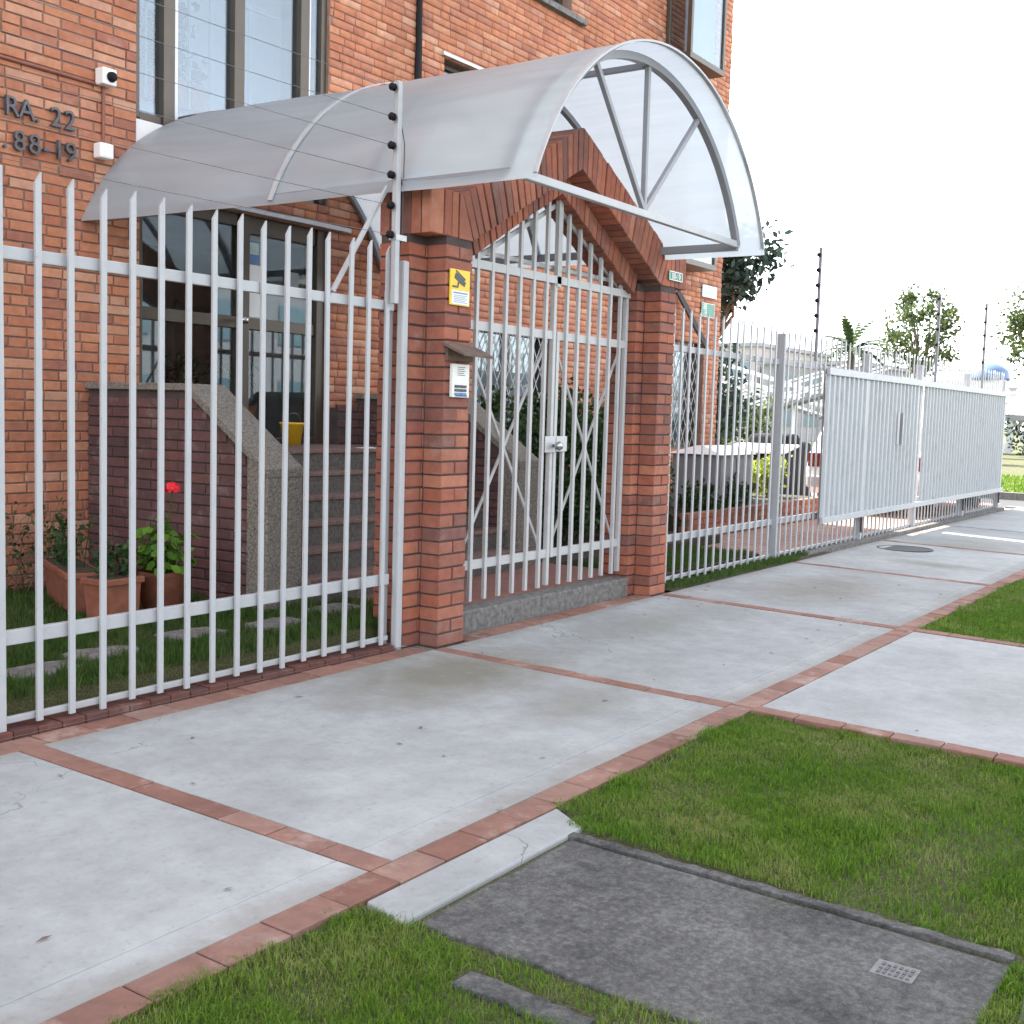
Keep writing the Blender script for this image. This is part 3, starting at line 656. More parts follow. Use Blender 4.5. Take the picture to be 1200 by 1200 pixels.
# electric fence pole, insulators, wires
ZI = [3.06, 2.905, 2.755, 2.60, 2.44, 2.285]
def epole(x, y, z0, z1, label, zs, mat='white', w=.034):
    t = thing('electric_fence_pole', label, 'pole', (x, y, z0), 'electric fence poles')
    b = MB(); b.box((-w / 2, -w / 2, 0), (w / 2, w / 2, z1 - z0)); b.build('post', mat, t, .004)
    for z in zs:
        i = MB(); zz = z - z0
        i.tube([(-w / 2, 0, zz), (-.03, 0, zz + .002)], .006, 8); i.tube([(-.03, 0, zz), (-.036, 0, zz), (-.040, 0, zz), (-.052, 0, zz), (-.056, 0, zz), (-.068, 0, zz), (-.072, 0, zz)], [.008, .021, .013, .013, .022, .013, .006], 10)
        i.build('insulator', 'black', t, 0, True)
    return t
epole(-.165, -.035, 1.92, 3.10, 'slim white electric fence pole with black insulators beside the brick portal', ZI)
b = MB()
tp = bpy.data.objects['electric_fence_pole']
b.tube([(.02, 0, .72 + .02 * 0), (.045, -.005, .62), (.05, 0, .4), (.03, 0, .2)], .004, 6); b.tube([(.018, 0, 1.0), (.06, 0, .86), (.055, 0, .4), (.02, .0, .3)], .003, 6)
b.build('jumper_lead', 'dark', tp)
b = MB(); b.box((-.02, -.02, .34), (.07, .03, .37)); b.build('clamp', 'alu', tp)
for iz, z in enumerate(ZI):
    b = MB(); pts = [(-.235 - t * 4.4, -.035, z - .03 * sin(pi * t) + .0) for t in [i / 12 for i in range(13)]]
    b.tube(pts, .0016, 5)
    tag(b.build('fence_wire', 'wire'), ('topmost', 'second highest', 'third highest', 'fourth highest', 'fifth highest', 'lowest')[iz] + ' thin electric fence wire strung above the white bar fence', 'wire', 'electric fence wires')

# ================================================================== GATE
gt = thing('gate', 'white double leaf bar gate with crossed braces and gabled spikes inside the brick portal', 'gate', (1.66, .08, 0))
YG = .08
GX0, GX1, GM = .615, 2.665, 1.665
def gb(name, p, q, w, h=None, mat='gatewhite', bev=.003): b = MB(); b.bar(p, q, w, h); return child(b, name, mat, gt, bev)
for a, c in ((GX0, GM - .006), (GM + .006, GX1)):
    gb('stile', (a + .018, YG, .36), (a + .018, YG, 1.905), .034); gb('stile', (c - .018, YG, .17), (c - .018, YG, 2.22), .034)
    gb('leaf_rail', (a, YG + .005, 1.875), (c, YG + .005, 1.875), .03, .058); gb('leaf_rail', (a, YG + .005, .39), (c, YG + .005, .39), .03, .058)
    nb = 6
    for k in range(1, nb + 1):
        x = a + (c - a) * (k - .25) / (nb + .65)
        rel = abs(x - AX) / (AX - .62)
        top = 2.80 - .44 * rel + .02
        b = spike_bar(.165, top, .027, .022, .05); b.v = [(p[0] + x, p[1] + YG - .016, p[2]) for p in b.v]
        child(b, 'gate_bar', 'gatewhite', gt)
    gb('diagonal_brace', (a + .04, YG + .028, .42), (c - .04, YG + .028, 1.85), .012, .022); gb('diagonal_brace', (c - .04, YG + .042, .42), (a + .04, YG + .042, 1.85), .012, .022)
b = spike_bar(2.2, 2.82, .05, .03, .05); b.v = [(p[0] + 1.665, p[1] + YG - .01, p[2]) for p in b.v]; child(b, 'gate_bar', 'gatewhite', gt)
gb('head_tube', (GX0 - .03, YG, 2.245), (GX1 + .05, YG, 2.245), .05, .055)
for sgn in (1, -1):
    gb('gable_rail', (1.665 - sgn * .90, YG + .02, 2.285), (1.665 - sgn * .02, YG + .02, 2.735), .018, .03)
gb('gable_rail', (GX0 + .12, YG + .03, 2.33), (GX1 - .12, YG + .03, 2.33), .015, .03)
b = MB(); b.box((1.535, YG - .035, 1.085), (1.665, YG - .028, 1.195)); child(b, 'lock_plate', 'alu', gt, .002)
b = MB(); b.box((1.675, YG - .034, 1.09), (1.815, YG - .027, 1.195)); child(b, 'lock_plate', 'alu', gt, .002)
b = MB(); b.tube([(1.635, YG - .035, 1.13), (1.635, YG - .05, 1.13), (1.635, YG - .06, 1.13), (1.635, YG - .085, 1.13), (1.635, YG - .10, 1.13), (1.635, YG - .104, 1.13)], [.012, .012, .027, .032, .024, .006], 14); child(b, 'knob', 'steel', gt, 0, True)
for z in (1.91, .345, .62):
    b = MB(); b.box((GX1 - .01, YG - .012, z), (GX1 + .06, YG + .012, z + .012)); child(b, 'hinge', 'gatewhite', gt)

# ================================================================== CANOPY
CX, HW, RISE, ZS = 1.335, 1.43, .92, 2.58
CR = (HW * HW + RISE * RISE) / (2 * RISE); CZ = ZS + RISE - CR; A0 = math.asin(HW / CR)
can = thing('barrel_canopy', 'translucent grey polycarbonate barrel vault canopy over the entrance gate and steps', 'canopy', (CX, 0, ZS))
def arc(t, r=CR): return (CX + r * sin(t), CZ + r * cos(t))
YFR, YFE, YBE = -.74, -.925, 2.592
NA, NY = 40, 28
V = []; F = []
for i in range(NY + 1):
    y = YFE + (YBE - YFE) * i / NY; fl_ = 0.10 * max(0, (y - 1.0) / 1.6)
    for k in range(NA + 1):
        t = -A0 - .045 + (2 * A0 + .10) * k / NA
        wav = .004 * sin(y * 5.2 + k * .35) + .003 * sin(y * 2.1 - k * .6)
        x, z = arc(t, CR + .022 + wav); V.append((x - fl_ * (1 - k / NA), y, z))
for i in range(NY):
    for k in range(NA):
        a = i * (NA + 1) + k; F.append((a, a + 1, a + NA + 2, a + NA + 1))
sb = MB(); sb.add(V, F); so_ = child(sb, 'sheet', 'poly', can, 0, True)
def arcbar(y, name, w=.03, h=.035, mat='frame_metal', r=CR, ov=0.0):
    b = MB(); n = 36; pr = []
    for k in range(n + 1):
        t = -A0 - ov + (2 * A0 + 2 * ov) * k / n
        for (rr, yy) in ((r - h, y - w / 2), (r - h, y + w / 2), (r, y + w / 2), (r, y - w / 2)):
            x, z = arc(t, rr); pr.append((x, yy, z))
    fs = [(k * 4 + j, k * 4 + (j + 1) % 4, k * 4 + 4 + (j + 1) % 4, k * 4 + 4 + j) for k in range(n) for j in range(4)] + [(0, 1, 2, 3), (n * 4 + 3, n * 4 + 2, n * 4 + 1, n * 4)]
    b.add(pr, fs); return child(b, name, mat, can, 0, False)
arcbar(YFR, 'arch_rib', .045, .045); arcbar(.16, 'arch_rib', .035, .035); arcbar(.95, 'arch_rib', .03, .035); arcbar(2.56, 'arch_rib', .03, .035)
arcbar(.95, 'joint_strip', .035, .008, 'white', CR + .036, .03); arcbar(2.57, 'flashing', .05, .010, 'conduit', CR + .045, .02)
arcbar(YFE + .012, 'front_lip', .024, .012, 'white', CR + .036, .03)
for x, z in (arc(-A0), arc(A0)):
    b = MB(); b.bar((x, YFR, z - .012), (x, 2.58, z - .012), .04, .055); child(b, 'edge_tube', 'frame_metal', can, .004)
x, z = arc(-.42, CR - .05); 
for t in (0.0,):
    x, z = arc(t, CR - .035); b = MB(); b.bar((x, YFR + .03, z), (x, 2.56, z), .03, .035); child(b, 'purlin', 'frame_metal', can, .003)
b = MB(); b.bar((CX - HW, YFR, ZS + .0), (CX + HW, YFR, ZS + .0), .04, .045); child(b, 'chord', 'white', can, .004)
for t in (-.425, -.005, .475):
    x, z = arc(t, CR - .03); b = MB(); b.bar((CX, YFR, ZS + .02), (x, YFR, z), .03, .032); child(b, 'radial_strut', 'frame_metal', can, .003)
for (x, y) in ((-.02, -.09), (-.02, .06), (2 * AX - .42, -.09), (2 * AX - .42, .06)):
    b = MB(); b.box((x - .02, y - .02, 2.572), (x + .02, y + .02, 2.60 if x < 1 else 2.58)); child(b, 'standoff', 'frame_metal', can)
for x in (CX - HW, CX + HW):
    b = MB(); b.bar((x, .1, ZS - .02), (x + (.12 if x < 1 else -.12), .1, ZS - .02), .03); 
b = MB(); b.bar((-.555, .06, 1.95), (-.13, .06, 2.56), .022, .022); tag(b.build('diagonal_stay', 'white', None, .003), 'thin white diagonal stay running from bar fence rail up to canopy edge', 'brace')

# ================================================================== APARTMENT BUILDING
bl = thing('apartment_building', 'orange brick apartment building with bronze window frames behind the fence', 'building', (0, 2.6, 0))
def bc(o): o.matrix_parent_inverse = Matrix.Translation(-Vector(bl.location)); return o
YW = 2.6; BX0, BX1, BH = -9.0, 9.9, 12.0
OPEN = [(.205, 2.10, 2.99, 6.6),        # tall upper window
        (.235, 2.13, 1.04, 2.79),       # entrance glazing
        (3.62, 4.35, 4.16, 4.575),      # small vent window
        (4.95, 5.80, 5.56, 6.9),        # upper small window
        (4.25, 5.62, .85, 2.20),        # lattice window behind the gate
        (8.05, 9.42, .95, 2.33)]        # lattice window by the corner
def free_spans(z0, z1, x0, x1):
    sp = [(x0, x1)]
    for (a, c, e, h) in OPEN:
        if z1 > e + .002 and z0 < h - .002:
            ns = []
            for (p, q) in sp:
                if c <= p or a >= q: ns.append((p, q)); continue
                if a > p: ns.append((p, a))
                if c < q: ns.append((c, q))
            sp = ns
    return sp
CF = 0.066; HF = .0565; BRX0, BRX1, BRZ = -3.4, 9.895, 8.3
bricks = []
k = 0; z = 0.02
while z < BRZ:
    off = (0, .13, .02, .15)[k % 4] + jit(.02)
    cur = BRX0 - off
    xs_ = []
    while cur < BRX1:
        L = .262 if random.random() < .72 else .134
        xs_.append((cur, min(cur + L, BRX1))); cur += L
    for (p, q) in free_spans(z, z + HF, BRX0, BRX1):
        for (a, c) in xs_:
            a2, c2 = max(a, p), min(c, q)
            if c2 - a2 > .03: bricks.append((a2 + .004, c2 - .005, z))
    z += CF; k += 1
def infr(x, z): 
    v_ = _R.T @ (np.array([x, YW, z]) - CAM); px, py = 600 + FPX * v_[0] / v_[2], 600 + FPX * v_[1] / v_[2]
    return -10 < px < 1210 and -10 < py < 1210, v_[2]
cand = []
for i, (a, c, z) in enumerate(bricks):
    ins, d = infr((a + c) / 2, z)
    hidden = (z < 3.45 and .25 < a) or (z < 1.42 and a > -.2)
    if ins and not hidden: cand.append((d, i))
cand.sort(); pick = set(i for _, i in cand[:298])
Vb = []; Rb = []
for i, (a, c, z) in enumerate(bricks):
    jy = jit(.0035)
    if i in pick:
        Lr = round(c - a, 2)
        o = bc(obj('brick', brick_mesh(Lr, HF, .05, 'brick', .004), 'brick', bl)); o.location = ((a + c - Lr) / 2, YW - .006 + jy, z + jit(.0015)); o.rotation_euler = (0, jit(.006), jit(.008))
    else:
        e = .004; y = YW - .006 + jy; z1 = z + HF; r1 = random.random(); s1, s2 = jit(.0015), jit(.0015)
        Vb += [(a + e, y, z + e + s1), (c - e, y, z + e + s2), (c - e, y, z1 - e + s2), (a + e, y, z1 - e + s1), (a, y + e, z + s1), (c, y + e, z + s2), (c, y + e, z1 + s2), (a, y + e, z1 + s1), (a, y + .05, z), (c, y + .05, z), (c, y + .05, z1), (a, y + .05, z1)]
        Rb += [r1] * 12
nb = len(Vb) // 12; base = np.arange(nb)[:, None] * 12
q = [(0, 1, 2, 3)] + [(a + 4, (a + 1) % 4 + 4, (a + 1) % 4, a) for a in range(4)] + [(a + 8, (a + 1) % 4 + 8, (a + 1) % 4 + 4, a + 4) for a in range(4)]
Fb = np.concatenate([base + np.array([x]) for x in q])
o = bc(obj('brick_field', npmesh('brick_field', Vb, Fb, Rb), 'brick', bl)); o['kind'] = 'stuff'
# mortar backing with the openings cut out, 0.3 m thick
mb = MB()
zs_ = sorted(set([-.1, BRZ + .02] + [h for o_ in OPEN for h in o_[2:]]))
for z0, z1 in zip(zs_[:-1], zs_[1:]):
    for (p, q_) in free_spans(z0 + .004, z1 - .004, BRX0 - .3, BX1 - .012): mb.box((p, YW + .004, z0), (q_, YW + .28, z1))
bc(mb.build('wall_core', 'mortar', bl))
mb = MB(); mb.box((BX0, YW, -.1), (BRX0 - .3, YW + .28, BRZ + .02)); mb.box((BX0, YW, BRZ + .02), (BX1, YW + .28, BH)); bc(mb.build('plain_wall', 'brickfar', bl))
mb = MB(); mb.box((BX1 - .3, YW + .28, -.1), (BX1, 14.0, BH)); mb.box((BX0, 13.7, -.1), (BX1 - .3, 14.0, BH)); mb.box((BX0, YW + .28, -.1), (BX0 + .3, 13.7, BH)); bc(mb.build('outer_wall', 'brickfar', bl))
mb = MB(); mb.box((BX0 - .2, YW - .2, BH), (BX1 + .2, 14.2, BH + .25)); bc(mb.build('roof', 'kerb', bl))
mb = MB()
for zf in (2.86, 5.6, 8.3): mb.box((BX0 + .3, YW + .29, zf), (BX1 - .3, 13.7, zf + .18))
bc(mb.build('floor_slab', 'plaster', bl))
# lobby and rooms
mb = MB(); mb.box((-.6, 5.2, 1.0), (3.2, 5.3, 2.9)); mb.box((-.7, 2.9, 1.0), (-.6, 5.3, 2.9)); mb.box((3.2, 2.9, 1.0), (3.3, 5.3, 2.9)); bc(mb.build('lobby_wall', 'lobby', bl))
mb = MB(); mb.box((-.7, 2.88, .9), (3.3, 5.3, 1.04)); bc(mb.build('lobby_floor', 'tread', bl))
def wpart(name, parent, mat, boxes, bev=0.0):
    b = MB()
    for a, c in boxes: b.box(a, c)
    o = b.build(name, mat, parent, bev); o.matrix_parent_inverse = Matrix.Translation(-Vector(bl.location)); return o
def sub(o): o.matrix_parent_inverse = Matrix.Identity(4) @ Matrix.Translation(-Vector(bl.location)); return o
def child2(name, parent, mat, boxes, bev=0.0):
    b = MB()
    for a, c in boxes: b.box(a, c)
    o = b.build(name, mat, parent, bev); return o      # the parent window sits at bl's parent inverse, so geometry stays in world space
# upper tall window
fw = .045
yA, yB = YW + .03, YW + .10
fr = [((.205, yA, 3.30), (.255, yB, 6.6)), ((.255, yA, 3.29), (.445, yB, 3.345)),
      ((.445, yA - .02, 3.0), (.545, yB, 6.6)), ((1.10, yA - .02, 3.0), (1.20, yB, 6.6)), ((1.79, yA - .02, 3.0), (1.885, yB, 6.6)), ((2.04, yA, 3.0), (2.10, yB, 6.6))]
w1 = wpart('window', bl, 'bronze', fr, .004)
wl = wpart('mullion_trim', bl, 'alu', [((.548, yA - .012, 3.0), (.575, yB, 6.6)), ((1.885, yA - .012, 3.0), (1.905, yB, 6.6))])
for a, c, z0 in ((.255, .445, 3.345), (.575, 1.10, 3.0), (1.20, 1.79, 3.0), (1.905, 2.04, 3.0)): child2('pane', w1, 'glass', [((a, yA + .03, z0), (c, yA + .036, 6.6))])
wpart('spandrel', bl, 'plaster', [((.207, yA - .01, 2.99), (.445, yB, 3.288))])
wpart('curtain', bl, 'curtain', [((.1, YW + .75, 3.06), (2.3, YW + .78, 5.58)), ((.1, YW + .75, 5.8), (2.3, YW + .78, 7.5))])
# entrance glazing
yA, yB = YW + .05, YW + .12
fr = [((.235, yA, 1.04), (.30, yB, 2.79)), ((1.19, yA - .02, 1.04), (1.29, yB, 2.79)), ((2.03, yA - .02, 1.04), (2.13, yB, 2.79)), ((.30, yA, 2.70), (1.19, yB, 2.79)), ((1.29, yA, 2.66), (2.03, yB, 2.79)),
      ((.30, yA, 1.93), (1.19, yB, 2.02)), ((1.29, yA, 1.93), (2.03, yB, 2.02)), ((.30, yA, 1.04), (1.19, yB, 1.10)), ((1.29, yA, 1.04), (2.03, yB, 1.09))]
w2 = wpart('entrance_door', bl, 'bronze', fr, .004)
for a, c, z0, z1 in ((.30, 1.19, 1.10, 1.93), (.30, 1.19, 2.02, 2.70), (1.29, 2.03, 1.09, 1.93), (1.29, 2.03, 2.02, 2.66)): child2('pane', w2, 'doorglass', [((a, yA + .03, z0), (c, yA + .036, z1))])
b = MB(); b.tube([(1.17, yA - .03, 1.99), (1.17, yA - .07, 1.99), (1.17, yA - .085, 1.99), (1.17, yA - .11, 1.99), (1.17, yA - .12, 1.99)], [.012, .012, .03, .03, .01], 12); b.build('door_knob', 'steel', w2, 0, True)
child2('sticker', w2, 'inkblue', [((1.315, yA + .024, 2.44), (1.43, yA + .028, 2.61))]); child2('sticker_print', w2, 'pale', [((1.325, yA + .020, 2.51), (1.42, yA + .0236, 2.60))])
child2('notice', w2, 'paper', [((1.30, yA + .024, 2.24), (1.46, yA + .028, 2.43))]); child2('notice', w2, 'paper', [((1.30, yA + .024, 2.03), (1.44, yA + .028, 2.22))])
child2('notice', w2, 'grey', [((1.70, yA + .024, 2.22), (1.86, yA + .028, 2.42))])
wpart('door_flashing', bl, 'alu', [((.95, YW - .06, 2.80), (2.34, YW + .03, 2.835))], .003)
# small windows
for (a, c, z0, z1, dp) in ((3.62, 4.35, 4.16, 4.575, .12), (4.95, 5.80, 5.56, 6.9, .12)):
    wn = wpart('window', bl, 'bronze', [((a, YW + dp, z0), (a + .05, YW + dp + .05, z1)), ((c - .05, YW + dp, z0), (c, YW + dp + .05, z1)), ((a + .05, YW + dp, z0), (c - .05, YW + dp + .05, z0 + .05)), ((a + .05, YW + dp, z1 - .05), (c - .05, YW + dp + .05, z1))])
    child2('pane', wn, 'doorglass', [((a + .05, YW + dp + .02, z0 + .05), (c - .05, YW + dp + .026, z1 - .05))])
wpart('sill', bl, 'kerb', [((4.86, YW - .07, 5.50), (6.02, YW + .12, 5.56))], .004); wpart('lintel', bl, 'alu', [((3.58, YW - .03, 4.577), (4.37, YW + .10, 4.61))], .003)
# lattice windows
def lattice(a, c, z0, z1):
    y = YW + .10
    wn = wpart('lattice_window', bl, 'bronze', [((a, y, z0), (a + .06, y + .06, z1)), ((c - .06, y, z0), (c, y + .06, z1)), ((a + .06, y, z0), (c - .06, y + .06, z0 + .06)), ((a + .06, y, z1 - .06), (c - .06, y + .06, z1)), (((a + c) / 2 - .03, y, z0 + .06), ((a + c) / 2 + .03, y + .06, z1 - .06)), ((a + .06, y, z0 + .62), ((a + c) / 2 - .03, y + .05, z0 + .66)), (((a + c) / 2 + .03, y, z0 + .62), (c - .06, y + .05, z0 + .66))])
    child2('pane', wn, 'doorglass', [((a + .06, y + .045, z0 + .06), (c - .06, y + .05, z1 - .06))])
    b = MB(); st = .145; n = int((c - a + z1 - z0) / st) + 2
    for k in range(-n, n):
        for sg in (1, -1):
            # line x = x_s + sg*.6*(z-z0)
            xs0 = a + k * st; pts = []
            zt0, zt1 = z0, z1
            f_ = lambda zz: xs0 + sg * .55 * (zz - z0)
            zz = np.linspace(z0, z1, 60); xx = f_(zz); ok = (xx > a + .02) & (xx < c - .02)
            if ok.sum() > 3: b.bar((xx[ok][0], YW + .06 + .006 * sg, zz[ok][0]), (xx[ok][-1], YW + .06 + .006 * sg, zz[ok][-1]), .009, .006, (0, 1, 0))
    o = b.build('grille', 'gatewhite', wn)
    wpart('blind', bl, 'curtain', [((a, YW + .24, z0 + .35), (c, YW + .26, z1))])
lattice(4.25, 5.62, .85, 2.20); lattice(8.05, 9.42, .95, 2.33)
# bay windows near the corner, one per storey
for zb, zt in ((5.64, 8.2), (3.22, 5.3)):
    xa, xb, yf, yw = 7.95, 8.93, 2.25, YW - .012
    bay = wpart('bay_window', bl, 'bronze', [((xa, yf, zb), (xb, yw, zb + .07)), ((xa, yf, zt - .07), (xb, yw, zt)), ((xa, yf, zb + .07), (xa + .055, yf + .055, zt - .07)), ((xb - .055, yf, zb + .07), (xb, yf + .055, zt - .07)), ((xa, yw - .05, zb + .07), (xa + .05, yw, zt - .07)), ((xb - .05, yw - .05, zb + .07), (xb, yw, zt - .07))], .004)
    child2('pane', bay, 'glass', [((xa + .055, yf + .02, zb + .07), (xb - .055, yf + .026, zt - .07))]); child2('side_pane', bay, 'glass', [((xa + .02, yf + .055, zb + .07), (xa + .026, yw - .05, zt - .07))])
    child2('side_pane', bay, 'glass', [((xb - .026, yf + .055, zb + .07), (xb - .02, yw - .05, zt - .07))])
    child2('curtain', bay, 'curtain', [((xa + .08, yf + .12, zb + .08), (xb - .08, yf + .135, zt - .08))])
# wall cables and conduit
b = MB(); b.tube([(-3.3, YW - .016, 3.425), (-.9, YW - .016, 3.43), (-.12, YW - .016, 3.428)], .011, 8); bc(b.build('cable', 'conduit', bl))
b = MB(); b.tube([(-.075, YW - .018, 3.43), (-.078, YW - .018, 3.05)], .012, 8); bc(b.build('conduit', 'conduit', bl))
b = MB(); b.tube([(3.205 + .006 * sin(i * 1.7), YW - .03, 3.4 + i * .3) for i in range(17)], .026, 8); b.tube([(3.25 + .005 * sin(i * 2.3), YW - .022, 3.4 + i * .3) for i in range(17)], .012, 6); bc(b.build('cable', 'black', bl))
b = MB(); b.bar((8.47, YW - .05, 2.93), (8.90, YW - .28, 2.25), .04, .06); bc(b.build('window_stay', 'dark', bl))
# address letters
_dep = None
def text_mesh(s, size, ext):
    cu = bpy.data.curves.new('t', 'FONT'); cu.body = s; cu.size = size; cu.extrude = ext; cu.align_x = 'CENTER'; cu.bevel_depth = .0
    o = bpy.data.objects.new('t', cu); col.objects.link(o); dg = bpy.context.evaluated_depsgraph_get()
    me = bpy.data.meshes.new_from_object(o.evaluated_get(dg)); bpy.data.objects.remove(o); me.materials.clear(); return me
adr = thing('address_lettering', 'dark metal raised letters and numerals on the orange brick wall', 'lettering', (-.5, YW - .03, 2.88))
def letter(s, x, z, size=.175):
    o = obj('letter', text_mesh(s, size, .012), 'letter', adr); o.location = (x + .5, .0, z - 2.88); o.rotation_euler = (pi / 2, 0, 0)
    o.data.name = 'letter'; o.scale = (1, 1, 1)
for s, x in (('R', -.755), ('A', -.655), ('.', -.575), ('2', -.445), ('2', -.342)): letter(s, x, 3.085)
for s, x in (('.', -.802), ('8', -.705), ('8', -.60), ('-', -.515), ('1', -.425), ('9', -.338)): letter(s, x, 2.885)
# security camera box and junction box
cb = thing('wall_camera', 'small white wall camera box with round black lens', 'camera', (-.08, YW - .012, 3.475))
b = MB(); b.box((-.058, -.085, -.052), (.052, 0, .056)); b.build('housing', 'boxwhite', cb, .008)
b = MB(); b.tube([(.006, -.084, 0), (.006, -.094, 0), (.006, -.112, 0), (.006, -.124, 0), (.006, -.128, 0)], [.034, .034, .030, .018, .004], 18); b.build('lens', 'black', cb, 0, True)
jb = MB(); jb.box((-.155, YW - .095, 2.945), (-.048, YW - .012, 3.045)); tag(jb.build('junction_box', 'boxwhite', None, .012), 'plain white junction box on brick wall below the camera', 'junction box')

# ================================================================== STAIRS
st = thing('entrance_stairs', 'brown granite entrance steps between dark brick cheek walls with pebble copings', 'stairs', (1.3, 1.7, .12))
def sc(b, name, mat, bev=0.0): return child(b, name, mat, st, bev)
SX0, SX1 = .085, 2.48
NR = 6; RH = (1.04 - .135) / NR; TD = .185
ytop = 1.74
b = MB(); b.box((SX0, ytop, .0), (SX1, YW - .005, 1.012)); sc(b, 'landing', 'granite'); b = MB(); b.box((SX0, ytop - .025, 1.013), (SX1, YW - .006, 1.04)); sc(b, 'tread', 'tread', .004)
for k in range(1, NR):
    z = 1.04 - k * RH; y0_ = ytop - k * TD
    b = MB(); b.box((SX0, y0_, .0), (SX1, y0_ + TD, z - .028)); sc(b, 'riser', 'granite')
    b = MB(); b.box((SX0, y0_ - .02, z - .027), (SX1, y0_ + TD - .002, z)); sc(b, 'tread', 'tread', .004)
def cheek(xa, xb, main):
    ye, yk, zt, ze = .87, 1.60, 1.435, .918
    prof = [(ye + .17, .05), (YW - .006, .05), (YW - .006, zt - .012), (yk, zt - .012), (ye + .17, ze - .012 + .12)]
    b = MB(); vs = [(xa + .012, y, z) for y, z in prof] + [(xb - .012, y, z) for y, z in prof]; n = 5
    b.add(vs, [tuple(range(n)), tuple(range(2 * n - 1, n - 1, -1))] + [(k, (k + 1) % n, (k + 1) % n + n, k + n) for k in range(n)]); sc(b, 'wall_core', 'dmortar')
    # brick faces on both sides
    faces = (-1,)
    for side in faces:
        z = .06; k = 0
        while z < zt:
            lim = lambda zz: (ye + .17) if zz < ze + .10 else (ye + .17) + (zz - ze - .10) * (yk - ye - .17) / (zt - ze - .10)
            ylo = lim(z + HF); cur = YW - .008 - (0, .13)[k % 2] - .001
            cuts = [YW - .008]
            while cuts[-1] > ylo + .04:
                L = .258 if not (k % 2 and len(cuts) == 1) else .128
                cuts.append(max(ylo, cuts[-1] - L))
            for a, c in zip(cuts[:-1], cuts[1:]):
                L = a - c - .009
                if L < .03 or z + HF > zt: continue
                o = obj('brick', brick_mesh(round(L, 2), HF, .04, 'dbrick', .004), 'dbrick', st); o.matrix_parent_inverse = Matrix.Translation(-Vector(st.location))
                if side < 0: o.rotation_euler = (0, 0, -pi / 2); o.location = (xa + jit(.003), a - .004, z)
                else: o.rotation_euler = (0, 0, pi / 2); o.location = (xb + jit(.003), c + .004, z)
            z += CF; k += 1
    th = .05
    # coping and end pillar
    b = MB()
    pr = [(YW - .006, zt - .01), (yk, zt - .01), (ye, ze), (ye, ze + th * 1.1), (yk - .02, zt + th * .7), (YW - .006, zt + th * .7)]
    vs = [(xa - .022, y, z) for y, z in pr] + [(xb + .022, y, z) for y, z in pr]
    b.add(vs, [(0, 1, 4, 5), (1, 2, 3, 4), (11, 10, 7, 6), (10, 9, 8, 7), (5, 4, 10, 11), (4, 3, 9, 10), (3, 2, 8, 9), (0, 6, 7, 1), (1, 7, 8, 2), (0, 5, 11, 6)]); sc(b, 'coping', 'stone', .006)
    b = MB(); b.hexa([(xa - .016, ye + .004, .05), (xb + .016, ye + .004, .05), (xb + .016, ye + .178, .05), (xa - .016, ye + .178, .05), (xa - .016, ye + .004, ze + .004), (xb + .016, ye + .004, ze + .004), (xb + .016, ye + .178, ze + .125), (xa - .016, ye + .178, ze + .125)]); sc(b, 'end_pillar', 'stone', .008)
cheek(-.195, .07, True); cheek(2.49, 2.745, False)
# low dark brick plinth against the facade right of the door
b = MB(); b.box((2.16, YW - .10, 1.04), (3.6, YW - .012, 1.34))
z = 1.05; k = 0
while z < 1.33:
    x = 2.165
    while x < 3.55:
        L = .25
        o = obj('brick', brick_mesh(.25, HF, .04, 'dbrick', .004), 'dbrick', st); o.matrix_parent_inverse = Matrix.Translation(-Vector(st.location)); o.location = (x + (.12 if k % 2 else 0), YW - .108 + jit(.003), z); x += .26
    z += CF; k += 1
sc(b, 'plinth_core', 'dmortar')

# ================================================================== SIGNS ON THE PORTAL
cs = thing('camera_warning_sign', 'yellow and white surveillance camera warning sign on the left brick pillar', 'sign', (.265, YF - .010, 2.045))
b = MB(); b.box((-.092, -.004, -.10), (.092, .004, .10)); b.build('board', 'signyellow', cs)
b = MB(); b.box((-.080, -.007, -.094), (.082, -.0045, -.018)); b.build('white_field', 'signwhite', cs)
b = MB()
ca, sa = cos(-.45), sin(-.45)
def rt(x, z): return (-.005 + x * ca - z * sa, .045 + x * sa + z * ca)
b.prism([rt(-.05, -.016), rt(.04, -.016), rt(.04, .018), rt(-.05, .018)], -.0075, -.0045); b.prism([rt(.042, -.011), rt(.056, -.015), rt(.056, .015), rt(.042, .011)], -.0075, -.0045)
b.prism([rt(-.055, .024), rt(.044, .022), rt(.048, .028), rt(-.055, .030)], -.0075, -.0045)
b.prism([(-.075, -.002), (-.02, -.002), (-.02, .008), (-.075, .008)], -.0075, -.0045); b.prism([(-.028, .008), (-.018, .008), (-.012, .03), (-.022, .03)], -.0075, -.0045); b.build('camera_pictogram', 'ink', cs)
b = MB()
b.box((-.066, -.0085, -.034), (.068, -.0075, -.027)); 
for k in range(5): b.box((-.062, -.0085, -.046 - k * .0095), (.066 - .02 * (k % 2), -.0075, -.0435 - k * .0095))
b.build('printed_lines', 'inkblue', cs)
ic = thing('door_intercom', 'white intercom panel with push buttons under a small wooden hood', 'intercom', (.28, YF - .006, 1.52))
b = MB(); b.box((-.080, -.020, -.095), (.080, .004, .095)); b.build('face_plate', 'signwhite', ic, .004)
for r_ in range(3):
    for c_ in range(2): b = MB(); b.box((-.062 + c_ * .058, -.027, -.040 - r_ * .022), (-.010 + c_ * .058, -.0205, -.025 - r_ * .022)); b.build('button', 'ink' if r_ < 2 else 'inkblue', ic, .002)
b = MB()
